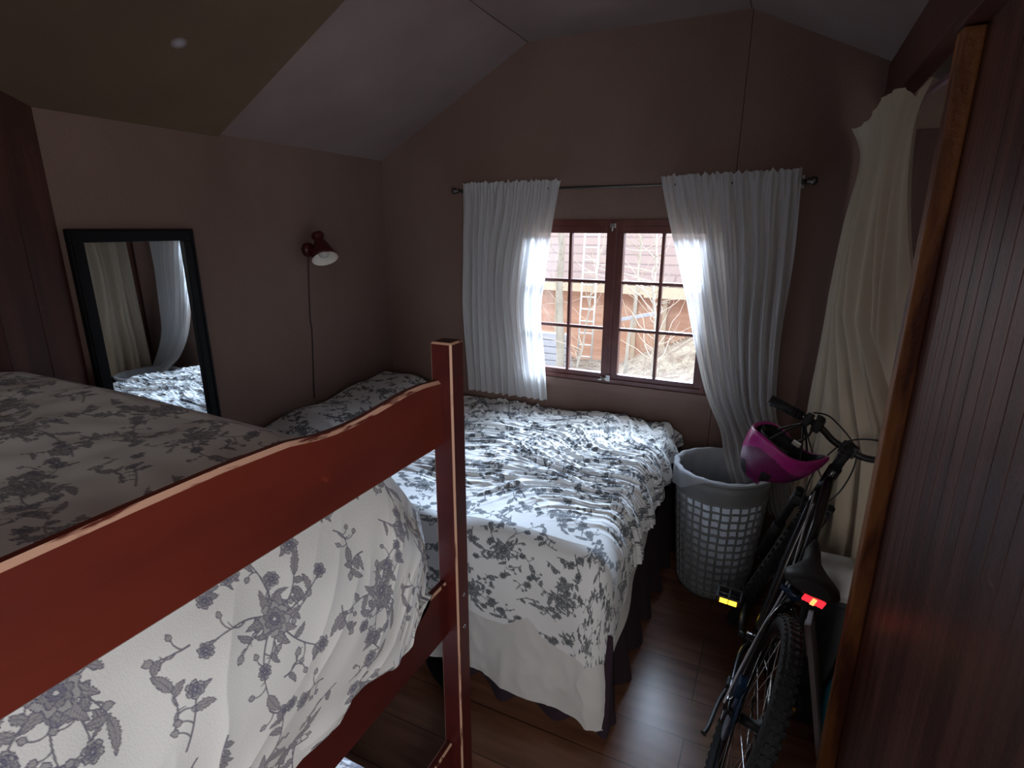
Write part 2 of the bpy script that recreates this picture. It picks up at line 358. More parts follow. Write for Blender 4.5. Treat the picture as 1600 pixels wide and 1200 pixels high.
L.new(br.outputs['Fac'], bp.inputs['Height']); L.new(bp.outputs[0], b.inputs['Normal'])
bm = NB(); box(bm, XL-.1, XR+.1, YR-.1, YB+.1, -.1, 0); struct('floor', bm, m_floor)

WX0, WX1, WZ0, WZ1 = -1.305, -.295, .825, 1.69       # window opening
def poly_prism(bm, pts2, y0, y1, mi=0):
    """polygon in x,z extruded along y"""
    a = [bm.verts.new((x, y0, z)) for x, z in pts2]; c = [bm.verts.new((x, y1, z)) for x, z in pts2]; n = len(pts2)
    fs = [bm.faces.new(a), bm.faces.new(c[::-1])]+[bm.faces.new((a[i], c[i], c[(i+1) % n], a[(i+1) % n])) for i in range(n)]
    bmesh.ops.recalc_face_normals(bm, faces=fs)
    for f in fs: f.material_index = mi
bm = NB()
e = .06
poly_prism(bm, [(XL-.1, 0), (WX0, 0), (WX0, ZF+.1), (XF0, zceil(XF0)+.1), (XL-.1, zceil(XL-.1)+.1)], YB, YB+.12)
poly_prism(bm, [(WX1, 0), (XR+.1, 0), (XR+.1, zceil(XR+.1)+.1), (XF1, ZF+.1), (WX1, ZF+.1)], YB, YB+.12)
poly_prism(bm, [(WX0, 0), (WX1, 0), (WX1, WZ0), (WX0, WZ0)], YB, YB+.12)
poly_prism(bm, [(WX0, WZ1), (WX1, WZ1), (WX1, ZF+.1), (WX0, ZF+.1)], YB, YB+.12)
struct('wall_back', bm, m_wallb)
bm = NB(); box(bm, XL-.1, XL, YR, YB, 0, zceil(XL)+.03); struct('wall_left', bm, m_wall)
bm = NB(); box(bm, XR, XR+.1, YR, YB, 0, zceil(XR)+.05); struct('wall_right', bm, m_plank)
bm = NB(); poly_prism(bm, [(XL-.1, 0), (XR+.1, 0), (XR+.1, zceil(XR)+.1), (XF1, ZF+.1), (XF0, ZF+.1), (XL-.1, zceil(XL)+.1)], YR-.1, YR); struct('wall_rear', bm, m_wall)
bm = NB(); T = .1
poly_prism(bm, [(XL-.1, zceil(XL-.1)), (XF0, ZF), (XF1, ZF), (XR+.1, zceil(XR+.1)), (XR+.1, zceil(XR+.1)+T), (XF1, ZF+T), (XF0, ZF+T), (XL-.1, zceil(XL-.1)+T)], YR-.1, YB+.12)
struct('ceiling', bm, m_ceil)
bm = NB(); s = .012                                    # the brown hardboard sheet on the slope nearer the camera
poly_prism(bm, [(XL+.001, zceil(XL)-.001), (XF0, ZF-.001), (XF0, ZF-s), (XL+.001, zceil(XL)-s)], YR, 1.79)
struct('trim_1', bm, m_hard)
# dark plank cladding left of the camera, turned a little into the room
bm = NB(); pts = [(XL+.002, 1.11), (-2.14, .845), (-2.14, YR)]
for (ax, ay), (bx_, by_) in zip(pts, pts[1:]):
    ln = math.hypot(bx_-ax, by_-ay); k = max(1, round(ln/.13)); M0 = Matrix.Translation((ax, ay, 0)) @ Matrix.Rotation(math.atan2(by_-ay, bx_-ax), 4, 'Z')
    for i in range(k): box(bm, i*ln/k+.001, (i+1)*ln/k-.001, 0 if False else -.02, 0, 0, zceil(-2.2)-.012, .003, M=M0)
struct('wall_left_planks', bm, m_plank)
# beadboard partition on the right with its post, beam and the closet behind
bm = NB(); y = .36; i = 0
vs = []
while y < 1.55: vs += [(y, .300), (y+.0525, .300), (y+.0545, .3022), (y+.0565, .300)]; y += .0600; i += 1
vs = [v for v in vs if v[0] <= 1.552]+[(1.552, .300)]
z1 = 2.17
a = [bm.verts.new((x, yy, 0)) for yy, x in vs]; c = [bm.verts.new((x, yy, z1)) for yy, x in vs]
for i in range(len(vs)-1): bm.faces.new((a[i], c[i], c[i+1], a[i+1]))
box(bm, .305, .335, .36, 1.552, 0, z1)
struct('wall_partition', bm, m_part)
bm = NB(); box(bm, .262, .300, 1.50, 1.555, 0, 2.032, .004, worn=None); struct('trim_2', bm, m_post)
bm = NB(); box(bm, .285, .345, .30, YB-.001, 2.11, 2.285, .004); box(bm, .256, .34, .30, 1.56, 2.034, 2.13, .004); struct('trim_3', bm, m_beam)

bm = NB(); box(bm, .36, XR-.001, YB-.02, YB-.001, 0, 2.03); struct('wall_closet_back', bm, m_plank)
# window: outer frame, two casements of six panes, sill
wnd = thing('window_1', None, None, (0, 0, 0)); wnd['kind'] = 'structure'
bm = NB()
for a4 in ((WX0, WX1, WZ1-.03, WZ1), (WX0, WX1, WZ0, WZ0+.022), (WX0, WX0+.022, WZ0+.02, WZ1-.02), (WX1-.022, WX1, WZ0+.02, WZ1-.02)): box(bm, a4[0], a4[1], YB-.006, YB+.10, a4[2], a4[3], .002)
box(bm, -.812, -.795, YB-.002, YB+.09, WZ0+.01, WZ1-.01, .002); obj('window_frame', bm, m_frame, wnd)
GZ0, GZ1 = .873, 1.622
for k, (gx0, gx1, mx_) in enumerate(((-1.252, -.849, -1.049), (-.758, -.355, -.558))):
    bm = NB(); y0, y1 = YB+.004, YB+.045
    sx0, sx1 = gx0-.040, gx1+.040
    box(bm, sx0, gx0, y0, y1, GZ0-.042, GZ1+.042, .003); box(bm, gx1, sx1, y0, y1, GZ0-.042, GZ1+.042, .003)
    box(bm, gx0, gx1, y0, y1, GZ0-.042, GZ0, .003); box(bm, gx0, gx1, y0, y1, GZ1, GZ1+.038, .003)
    obj('casement', bm, m_frame, wnd)
    bm = NB(); box(bm, mx_-.008, mx_+.008, y0+.006, y1-.006, GZ0, GZ1, .002)
    for zz in (1.122, 1.372): box(bm, gx0, gx1, y0+.007, y1-.007, zz-.008, zz+.008, .002)
    obj('glazing_bars', bm, m_frame, wnd)
    m_glass = bpy.data.materials.get('window_glass')
    if not m_glass:
        m_glass = bpy.data.materials.new('window_glass'); m_glass.use_nodes = True; g = m_glass.node_tree
        g.nodes.remove(g.nodes['Principled BSDF']); tp = g.nodes.new('ShaderNodeBsdfTransparent'); tp.inputs[0].default_value = (.96, .97, .97, 1); gl = g.nodes.new('ShaderNodeBsdfGlossy'); gl.inputs['Roughness'].default_value = .02
        ms = g.nodes.new('ShaderNodeMixShader'); ms.inputs[0].default_value = .05; g.links.new(tp.outputs[0], ms.inputs[1]); g.links.new(gl.outputs[0], ms.inputs[2]); g.links.new(ms.outputs[0], g.nodes['Material Output'].inputs[0])
    bm = NB(); box(bm, gx0, gx1, YB+.022, YB+.026, GZ0, GZ1); obj('window_pane', bm, m_glass, wnd)
bm = NB(); box(bm, -.845, -.80, YB-.014, YB-.002, .842, .856, .002); tube(bm, [(-.825, YB-.012, .85), (-.825, YB-.03, .845), (-.85, YB-.034, .842)], .005, 8); box(bm, -.815, -.79, YB-.012, YB-.002, .835, .87, .002)
obj('latch', bm, m_steel, wnd)
bm = NB(); box(bm, -.83, -.80, YB-.012, YB-.002, 1.648, 1.672, .002); box(bm, -.822, -.812, YB-.018, YB-.004, 1.632, 1.655, .002); obj('latch', bm, m_steel, wnd)
bm = NB(); box(bm, WX0-.02, WX1+.03, YB-.016, YB+.0, .775, .822, .004); struct('trim_4', bm, m_wallb)

# ============================================================ OUTDOORS (seen through the panes)
m_roof = mat('faded_red_shingles', (.30, .17, .16), .9); nt, N, L, b = nodes(m_roof)
tc = N.new('ShaderNodeTexCoord'); br = N.new('ShaderNodeTexBrick'); br.inputs['Scale'].default_value = 1; br.inputs['Brick Width'].default_value = 3.7; br.inputs['Row Height'].default_value = .34; br.inputs['Mortar Size'].default_value = .03
br.inputs['Color1'].default_value = (.22, .160, .155, 1); br.inputs['Color2'].default_value = (.245, .18, .17, 1); br.inputs['Mortar'].default_value = (.16, .115, .115, 1)
L.new(tc.outputs['Object'], br.inputs[0]); L.new(br.outputs[0], b.inputs['Base Color'])
m_owall = mat('orange_brown_boards', (.52, .30, .21), .8, noise=((.4, .4, 5), (.42, .22, .155), .4, .6))
m_fascia = mat('pale_orange_fascia', (.46, .36, .27), .8)
m_ground = mat('dry_leaf_ground', (.29, .25, .20), .95, noise=((5, 5, 5), (.17, .125, .10), .42, .60), bump=(9, 1.0))
m_grey = mat('grey_blue_boards', (.33, .33, .38), .8)
m_alum = mat('white_metal_ladder', (.62, .62, .63), .5)
m_bark = mat('pale_bark', (.33, .30, .26), .9, noise=((6, 6, 2), (.25, .22, .19), .4, .65))
m_twig = mat('pale_dry_twigs', (.38, .31, .25), .9)
# the cabin's own eave and outer wall stay out of view; ground is a slope falling from this cabin and rising left of the shed
gx = np.linspace(-30, 22, 150); gy = np.linspace(3.1, 40, 110); GX, GY = np.meshgrid(gx, gy, indexing='ij')
def gz(x, y): return -1.0-.07*np.clip(y-4, 0, 9)+.50*np.clip(x+3.5, 0, 3)*(np.clip(y-6, 0, 5)/5)+.16*perlin(x*.7, y*.7)+.05*perlin(x*3, y*3)
g = grid_obj('outdoor_ground', GX, GY, gz(GX, GY), m_ground); g['kind'] = 'structure'
shed = thing('neighbour_cabin', 'red roofed wooden cabin with orange board wall, seen through the window', 'building', (-4, 13.3, -1.8))
bm = NB(); box(bm, -9, 9, 0, .2, 0, 2.05); obj('wall', bm, m_owall, shed)
for i in range(3): bm = NB(); box(bm, -2+i*2.0-.05+.9, -2+i*2.0+.05+.9, -.05, 0, 0, 2.0); obj('batten', bm, m_fascia, shed)
bm = NB(); box(bm, -9.4, 1.2, -.56, -.48, 1.98, 2.18); box(bm, 1.2, 9.4, -.56, -.48, 1.92, 2.16); obj('fascia_board', bm, m_fascia, shed)
rf = NB(); box(rf, -9.5, 9.5, 0, 7.5, -.03, .03); o = obj('roof', rf, m_roof, shed); o.location = (0, -.55, 2.2); o.rotation_euler = (R(36), 0, 0)
lad = thing('ladder', 'white metal ladder leaning against the roof of the cabin outdoors', 'ladder', (-4.02, 12.35, -1.42), (R(-4), 0, R(-2)))
for sx in (-.17, .17): bm = NB(); tube(bm, [(sx, 0, 0), (sx, 0, 3.6)], .022, 8); obj('rail', bm, m_alum, lad)
for i in range(13): bm = NB(); tube(bm, [(-.17, 0, .12+i*.28), (.17, 0, .12+i*.28)], .018, 8); obj('rung', bm, m_alum, lad)
st = thing('board_stack', 'stack of grey boards outdoors beyond the left window pane', 'boards', (-4.55, 11.4, -1.52))
bm = NB()
for i in range(6): box(bm, -.62, .55-.02*i, -.1, .1, i*.155, i*.155+.14, .01)
obj('boards', bm, m_grey, st)
bm = NB(); box(bm, -.5, .5, -.05, .05, -.04, .04, .01); o = obj('leaning_plank', bm, m_grey); o.location = (-3.0, 12.6, -.33); o.rotation_euler = (0, R(-14), 0); tag(o, 'pale grey plank leaning against the orange wall outdoors', 'plank')
bm = NB(); box(bm, -.05, .05, -.05, .05, 0, 1.9, .005); o = obj('door_jamb', bm, m_fascia, shed); o.location = (1.62, -.1, .2)
def tree(x, y, h, r, label, seed, lean=0., bare=60):
    rn = random.Random(seed); t = thing('bare_tree', label, 'tree', (x, y, float(gz(np.array(x), np.array(y)))-.05), group='bare trees outdoors')
    bare = bare//2
    bm = NB(); pts = [(lean*k/8*h*.2+rn.uniform(-.03, .03), rn.uniform(-.03, .03), h*k/8) for k in range(9)]; tube(bm, pts, [r*(1-.075*k) for k in range(9)], 9); obj('trunk', bm, m_bark, t)
    bm = NB()
    for k in range(bare):
        z = rn.uniform(.25, 1)*h; a = rn.uniform(0, 2*PI); l = rn.uniform(.4, 1.3); q = z/h*8; i = min(int(q), 7); p = Vector(pts[i]).lerp(Vector(pts[i+1]), q-i)
        P = [p]; d = Vector((math.cos(a), math.sin(a), rn.uniform(.1, .9)))
        for j in range(6): d = (d+Vector((rn.uniform(-.4, .4), rn.uniform(-.4, .4), rn.uniform(-.2, .35)))).normalized(); P.append(P[-1]+d*l/6)
        w = rn.uniform(.004, .010); tube(bm, P, [w*(1-.13*j) for j in range(7)], 5, cap=False)
    obj('branches', bm, m_twig, t)
tree(-3.95, 10.6, 4.2, .10, 'thick pale bare trunk beside the ladder outdoors', 3, -.15)
tree(-4.75, 10.2, 4.0, .14, 'pale bare trunk at the left edge of the window view outdoors', 5, .1, 50)
tree(-2.3, 9.4, 3.6, .035, 'thin bare sapling before the roof in the right panes', 8, .3, 70)
tree(-1.45, 7.8, 3.0, .03, 'thin twiggy sapling at the right edge of the window view', 9, -.3, 90)
tree(-3.2, 9.2, 2.6, .022, 'thin leaning sapling behind the window mullion outdoors', 14, .8, 50)
bm = NB(); rn = random.Random(4)
for k in range(1500):
    x = rn.uniform(-6, 0); y = rn.uniform(6.5, 12.2); z = float(gz(np.array(x), np.array(y))); a = rn.uniform(0, 6.28); l = rn.uniform(.15, .6)
    p = Vector((x, y, z)); d = Vector((math.cos(a), math.sin(a), rn.uniform(.1, 1.2))).normalized(); tube(bm, [p, p+d*l*.5+Vector((0, 0, .02)), p+d*l+Vector((rn.uniform(-.08, .08), 0, -.03))], [.005, .004, .002], 4, cap=False)
o = obj('dry_brush', bm, m_twig); tag(o, 'dry twigs and grass stems on the ground outdoors', 'brush', kind='stuff')

# ============================================================ DRAPED CLOTH
def arc(pts, n=400):
    P = np.array(smooth_np(pts)); d = np.r_[0, np.cumsum(np.hypot(*np.diff(P, axis=0).T))]; return d, P
def smooth_np(pts, n=14):
    P = [np.array(p, float) for p in pts]; out = []
    for i in range(len(P)-1):
        p0, p1, p2, p3 = P[max(i-1, 0)], P[i], P[i+1], P[min(i+2, len(P)-1)]
        for k in range(n): t = k/n; out.append(.5*((2*p1)+(p2-p0)*t+(2*p0-5*p1+4*p2-p3)*t*t+(3*p1-p0-3*p2+p3)*t**3))
    return out+[P[-1]]
def drape(S, T, x1, y1, sgn, profx, profy):
    """S grows in +x, T grows towards the draped y end (sgn gives its direction); profiles = (out, height) from the edge"""
    dx = np.maximum(0, S-x1); dy = np.maximum(0, (T-y1)); d = np.hypot(dx, dy); ph = np.arctan2(dy, dx)
    ax, Px = arc(profx); ay, Py = arc(profy)
    ox = np.interp(d, ax, Px[:, 0]); zx = np.interp(d, ax, Px[:, 1]); oy = np.interp(d, ay, Py[:, 0]); zy = np.interp(d, ay, Py[:, 1])
    w = np.sin(ph)**2
    X = np.where(dx > 0, x1+ox*np.cos(ph), S); Y = np.where(dy > 0, y1+oy*np.sin(ph), T); Z = zx*(1-w)+zy*w
    Z = np.where(d <= 0, profx[0][1], Z)
    return X, sgn*Y, Z, d, ph

# ---- bunk bed -------------------------------------------------------------
bunk = thing('bunk_bed', 'red-brown painted wooden bunk bed with worn pale edges', 'bed', (-.70, 1.10, 0))
def wb(p): return (p[0]+.70, p[1]-1.10, p[2])
def bbox(bm, x0, x1, y0, y1, z0, z1, bev=.004, worn=1): box(bm, x0+.70, x1+.70, y0-1.10, y1-1.10, z0, z1, bev, worn=worn)
for (x0, y0, zt) in ((-.728, 1.07, 1.392), (-.728, -.95, 1.392), (-2.12, .80, 1.06), (-2.12, -.95, 1.06)):
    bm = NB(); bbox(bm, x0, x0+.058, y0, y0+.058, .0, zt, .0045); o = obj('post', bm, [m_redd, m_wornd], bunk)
    if y0 > 1: o['label'] = 'dark red corner post with paint worn off its edges'
# guard rail with a raised scroll near the post
bm = NB(); ys = np.linspace(-.90, 1.0695, 130)
kz = np.interp(ys, [-.9, .2, .36, .49, .61, .68, .72, .76, .80, .86, .90, .95, 1.0, 1.07], [1.308, 1.308, 1.3115, 1.3125, 1.308, 1.296, 1.293, 1.292, 1.293, 1.299, 1.303, 1.307, 1.307, 1.300])
prof = []
for yy, zt in zip(ys, kz):
    ring = [(-.700, 1.137+.004), (-.700, zt-.0075), (-.707, zt), (-.719, zt), (-.723, zt-.004), (-.723, 1.141), (-.719, 1.137), (-.704, 1.137)]
    prof.append([bm.verts.new(wb((x, yy, z))) for x, z in ring])
for A, B in zip(prof, prof[1:]):
    for k in range(8):
        f = bm.faces.new((A[k], B[k], B[(k+1) % 8], A[(k+1) % 8])); f.material_index = 1 if k in (1,) else 0
bm.faces.new(prof[0]); bm.faces.new(prof[-1][::-1]); bmesh.ops.recalc_face_normals(bm, faces=bm.faces)
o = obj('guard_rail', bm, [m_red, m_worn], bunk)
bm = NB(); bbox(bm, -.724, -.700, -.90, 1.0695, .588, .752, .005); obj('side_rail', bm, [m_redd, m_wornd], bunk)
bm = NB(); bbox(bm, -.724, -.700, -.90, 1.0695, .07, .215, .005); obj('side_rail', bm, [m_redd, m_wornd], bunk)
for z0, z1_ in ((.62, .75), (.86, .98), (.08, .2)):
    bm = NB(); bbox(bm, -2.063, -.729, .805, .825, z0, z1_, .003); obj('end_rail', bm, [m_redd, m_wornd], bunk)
bm = NB(); bbox(bm, -2.06, -.725, -.88, .80, .60, .62, .002, None); obj('slat_base', bm, m_redd, bunk)
bm = NB(); bbox(bm, -2.06, -.725, -.88, .80, .13, .15, .002, None); obj('slat_base', bm, m_redd, bunk)
# bolt marks on the corner post
for yy, zz in ((1.099, .70), (1.099, .60)):
    bm = NB(); lathe(bm, [(.001, .0015), (.006, .0015), (.006, 0)], 12, Matrix.Translation(wb((-.670, yy, zz))) @ Matrix.Rotation(PI/2, 4, 'Y'), cap0=True); obj('bolt', bm, m_steel, bunk)
bm = NB(); box(bm, -2.05, -.76, -.86, .76, .622, 1.05, .05); o = obj('mattress', bm, m_mattress); tag(o, 'mattress lying on the upper bunk under the flowered duvet', 'mattress')
bm = NB(); box(bm, -2.05, -.73, -.86, .74, .152, .345, .04); o = obj('mattress', bm, m_mattress); tag(o, 'mattress lying on the lower bunk under its cover', 'mattress')

# upper duvet
sv = np.r_[np.arange(-2.10, -.80, .0045), np.arange(-.80, -.16, .0014)]; tv = np.r_[np.arange(-.88, .12, .009), np.arange(.12, 1.30, .0015)]
S, T_ = np.meshgrid(sv, tv, indexing='ij')
px = [(0, 1.205), (.035, 1.185), (.052, 1.15), (.058, 1.115), (.085, 1.075), (.118, 1.02), (.136, .95), (.138, .88), (.132, .81), (.122, .755), (.120, .715), (.108, .70)]
py = [(0, 1.205), (.07, 1.185), (.14, 1.127), (.20, 1.04), (.245, .964), (.262, .90), (.266, .84), (.26, .80)]
X, Y, Z, d, ph = drape(S, T_, -.80, .80, 1, px, py)
top = np.exp(-(d/.03)**2)
Z = Z+top*(.022*perlin(S*3+3, T_*3)+.006*perlin(S*11, T_*11))+np.where(S < -1.0, .02*np.clip((-1.0-S)/.6, 0, 1), 0)
side = np.clip((d-.12)/.08, 0, 1)*np.cos(ph)
# folds: long soft creases falling diagonally, tight puckers near the end
rid = lambda n: (1-np.abs(n))**3
u1 = (T_*.8+(S+.8)*.75); cr1 = rid(perlin(u1*10+5, (S-T_)*1.6))-.4
X = X+side*(.012*perlin(T_*5+1, S*5)+.0065*cr1)
end = np.clip((T_-.82)/.2, 0, 1)
cr2 = rid(perlin(T_*17+S*12, S*3.2-T_*2))-.4
X = X+side*end*.008*cr2*np.clip((1.27-T_)/.05, 0, 1)
Y = Y-np.clip((d-.15)/.1, 0, 1)*np.sin(ph)*.012*(.5+.5*np.sin(S*40))
hem = np.clip((d-.46)/.08, 0, 1)*np.cos(ph)
Z = Z+hem*(.014*np.sin(T_*11+.5)+.010*perlin(T_*9, S*0+3)); X = X+hem*.006*np.sin(T_*33)
X = np.minimum(X, np.where(Z > 1.128, -.7245, 1)); Y = np.minimum(Y, 1.066)
msk = Z < .765; X = np.where(msk & (ph < 1.0), np.maximum(X, -.693), X)
o = grid_obj('duvet', X, Y, Z, m_floral, ink=ink_at(S, T_, .35, (.05, .12), 1.1))
tag(o, 'white duvet with grey flower print bulging below the guard rail of the upper bunk', 'duvet')
# lower bunk duvet corner
sv = np.arange(-2.06, -.30, .004); tv = np.arange(-.6, 1.0, .004); S, T_ = np.meshgrid(sv, tv, indexing='ij')
X, Y, Z, d, ph = drape(S, T_, -.73, .745, 1, [(0, .405), (.04, .395), (.062, .36), (.068, .30), (.068, .235)], [(0, .405), (.03, .397), (.052, .37), (.056, .31), (.056, .24)])
Z = Z+.012*np.exp(-(d/.05)**2)*perlin(S*5, T_*5); X = X+.004*np.clip(d/.1, 0, 1)*np.sin(T_*40)*np.cos(ph)
o = grid_obj('duvet', X, Y, Z, m_floral, ink=ink_at(S, T_, 1.2)); tag(o, 'flowered duvet on the lower bunk, its corner showing at the bottom edge', 'duvet')

# ---- double bed under the window --------------------------------------------
bed = thing('double_bed', 'double bed pushed into the corner under the window with a plum valance', 'bed', (-1.3, 2.15, 0))
def rel(bm): bmesh.ops.translate(bm, verts=bm.verts, vec=(1.3, -2.15, 0)); return bm
bm = NB(); box(bm, -2.24, -.43, 1.53, 2.86, .10, .34, .01); obj('base', rel(bm), m_redd, bed)
bm = NB(); box(bm, -2.24, -.42, 1.52, 2.86, .341, .575, .05); obj('mattress', rel(bm), m_mattress, bed)
for x, y in ((-2.2, 1.56), (-.5, 1.56), (-2.2, 2.8), (-.5, 2.8)):
    bm = NB(); box(bm, x, x+.05, y, y+.05, 0, .10, .003); obj('leg', rel(bm), m_redd, bed)
# scalloped valance hanging round the two open sides
per = [(-2.24, 1.505), (-.50, 1.505), (-.44, 1.515), (-.405, 1.55), (-.40, 1.62), (-.40, 2.86)]
pd, pp = arc(per); sv = np.arange(0, pd[-1], .006); hv = np.linspace(0, 1, 24); S, Hh = np.meshgrid(sv, hv, indexing='ij')
bx = np.interp(S, pd, pp[:, 0]); by = np.interp(S, pd, pp[:, 1]); gxn = np.gradient(bx, axis=0); gyn = np.gradient(by, axis=0); gl = np.hypot(gxn, gyn)+1e-9
hemz = .012+.045*np.abs(np.sin(S*PI/.21))**.6*0+.055*(1-np.abs(np.sin(S*PI/.20))**.7)
zz = .37*(1-Hh)+hemz*Hh; fo = Hh*(.040+.022*np.sin(S*2*PI/.20-PI/2)+.006*np.sin(S*55))
grid_obj('valance', bx+gyn/gl*fo+1.3, by-gxn/gl*fo-2.15, zz, m_purple, bed)
# white sheet hanging under the duvet
sv = np.r_[np.arange(-2.0, -.46, .012), np.arange(-.46, .25, .006)]; tv = np.arange(-2.80, -.95, .007); S, T_ = np.meshgrid(sv, tv, indexing='ij')
lim = lambda S, T_, a: a
hx = np.interp(-T_, [1.2, 1.5, 1.75, 2.1, 2.5, 2.8], [.47, .40, .30, .21, .16, .12])     # how far the sheet hangs over the foot side
keepS = -.46+hx; S2 = np.where(S > -.46, -.46+(S+.46)/.71*hx, S)
hy = np.interp(S, [-2.0, -1.2, -.8, -.62, -.46, .25], [.50, .51, .50, .53, .545, .545]); T2 = np.where(T_ > -1.55, -1.55+(T_+1.55)/.60*hy, T_)
pr_ = [(0, .582), (.035, .57), (.055, .54), (.065, .45), (.088, .30), (.118, .0), (.13, -.4)]
X, Y, Z, d, ph = drape(S2, T2, -.46, -1.55, 1, pr_, pr_)
fo = np.clip((d-.12)/.3, 0, 1)
Y2 = -Y; Y2 = Y2-fo*np.sin(ph)*(.012+.014*np.sin(X*17+.8)+.012*perlin(X*9, Z*3)+.006*rid(perlin(X*14, Z*9+X*5))); X = X+fo*np.cos(ph)*(.014*np.sin(Y2*19)+.01)
Z = np.maximum(Z, .045)
o = grid_obj('flat_sheet', X, Y2, Z, m_cotton); tag(o, 'plain white sheet hanging below the duvet on the double bed', 'sheet')
# duvet
sv = np.arange(-2.22, .10, .0029); tv = np.arange(-2.86, -1.10, .0029); S, T_ = np.meshgrid(sv, tv, indexing='ij')
u = (S+2.22)/2.32
hx = np.interp(-T_, [1.1, 1.5, 1.7, 1.95, 2.2, 2.5, 2.86], [.42, .36, .27, .22, .19, .17, .14]); S2 = np.where(S > -.47, -.47+(S+.47)/.57*hx, S)
hy = np.interp(S, [-2.2, -1.0, -.75, -.6, -.47, .1], [.32, .335, .345, .37, .385, .385]); T2 = np.where(T_ > -1.56, -1.56+(T_+1.56)/.46*hy, T_)
pr_ = [(0, .635), (.045, .62), (.075, .585), (.092, .53), (.102, .45), (.112, .30), (.12, .10)]
X, Y, Z, d, ph = drape(S2, T2, -.47, -1.56, 1, pr_, pr_); Y = -Y
topw = np.exp(-(d/.06)**2)
# pulled creases gathering towards the far right edge
cx, cy = .05, 2.05; ang = np.arctan2(Y-cy, X-cx); rr = np.hypot(X-cx, Y-cy)
angw = ang+.16*perlin(X*2.2, Y*2.2)
c1 = rid(perlin(angw*11.0, rr*1.1))-.35; c2 = rid(perlin(angw*26+4, rr*1.8))-.35; c3 = rid(perlin(X*4+Y*3, Y*24-X*7))-.35
reg = np.clip((Y-1.63)/.22, 0, 1)*np.clip((X+2.05)/.4, 0, 1)
Z = Z+topw*(.022*perlin(X*2.4, Y*2.4+2)+.018*np.clip((X+2.1)/1.2, 0, 1))+reg*topw*(.015*c1+.012*c2+.008*c3)
X = X+np.clip(d/.1, 0, 1)*np.cos(ph)*reg*(.016*c2+.014*np.sin(Y*31))
Y = Y-np.clip(d/.12, 0, 1)*np.sin(ph)*(.008*np.sin(X*13)+.006*perlin(X*7, Z*4))
Z = Z+np.clip(d/.1, 0, 1)*(.008*np.sin(X*21+Y*23))
Z = Z+.118*np.exp(-((X+2.12)/.32)**4)*(.80+.2*np.clip((Y-2.2)/.3, 0, 1)+.10*perlin(X*4, Y*4))*np.clip((Y-1.56)/.42, 0, 1)*np.clip((2.87-Y)/.12, 0, 1)
o = grid_obj('duvet', X, np.minimum(Y, 2.885), Z, m_floral2, ink=ink_at(S, T_, -.5, (.2, .3), 1.15))
tag(o, 'rumpled white duvet with dark flower print on the double bed under the window', 'duvet')
# small black shoe under the edge of the bed
bm = NB(); Ms = Matrix.Translation((-1.0, 1.46, .0)) @ Matrix.Rotation(R(60), 4, 'Z')
for i in range(1): pass
rings = []
for t in np.linspace(0, 1, 12):
    w = .038*(.35+.65*math.sin(PI*min(1, t*.85+.12))**.6); h = .030+.030*t**1.4; yv = -.11+.22*t
    rings.append([bm.verts.new(Ms @ Vector((w*math.cos(a), yv, max(.002, h*.5+h*.5*math.sin(a))))) for a in np.linspace(0, 2*PI, 14, endpoint=False)])
for A, B in zip(rings, rings[1:]):
    for k in range(14): bm.faces.new((A[k], A[(k+1) % 14], B[(k+1) % 14], B[k])).smooth = True
bm.faces.new(rings[0][::-1]); bm.faces.new(rings[-1]); o = obj('shoe', bm, m_black); tag(o, 'small black shoe poking out from under the double bed', 'shoe')

# ============================================================ CURTAINS
def curtain(name, L_, R_, nfold, depth, matl, label, cat='curtain', thick=1., seed=0, ruffle=.02, toprow=None, parent=None, ny=(0, -1)):
    """L_, R_: rows (x, y, z) down the left and right edges (same count)"""
    dl, _ = arc3(L_); Pl = resample(L_, 150); Pr = resample(R_, 150); m = 260
    u = np.linspace(0, 1, m)[:, None]; X = Pl[None, :, 0]*(1-u)+Pr[None, :, 0]*u; Y = Pl[None, :, 1]*(1-u)+Pr[None, :, 1]*u; Z = Pl[None, :, 2]*(1-u)+Pr[None, :, 2]*u
    v = np.linspace(0, 1, 150)[None, :]
    w = u+.05*perlin(u*4+seed, v*1.5+seed)*np.minimum(1, v*3)
    f = np.sin(2*PI*nfold*w+1.2*perlin(u*3+seed, v*1.0))+.45*np.sin(2*PI*nfold*2.3*w+seed)+.8*perlin(w*nfold*1.3+seed, v*2.2+3)
    amp = depth*(.12+.88*np.clip(v*4, 0, 1))*(1+.5*perlin(u*5, v*3+9))
    X = X+ny[0]*amp*f; Y = Y+ny[1]*amp*f
    return X, Y, Z, u, v, f
def arc3(P): P = np.array(P, float); return np.r_[0, np.cumsum(np.linalg.norm(np.diff(P, axis=0), axis=1))], P
def resample(P, n):
    Q = np.array(smooth_np(P, 10)); d = np.r_[0, np.cumsum(np.linalg.norm(np.diff(Q, axis=0), axis=1))]; s = np.linspace(0, d[-1], n)
    return np.stack([np.interp(s, d, Q[:, k]) for k in range(3)], 1)
RZ = 1.846; RY = 2.835
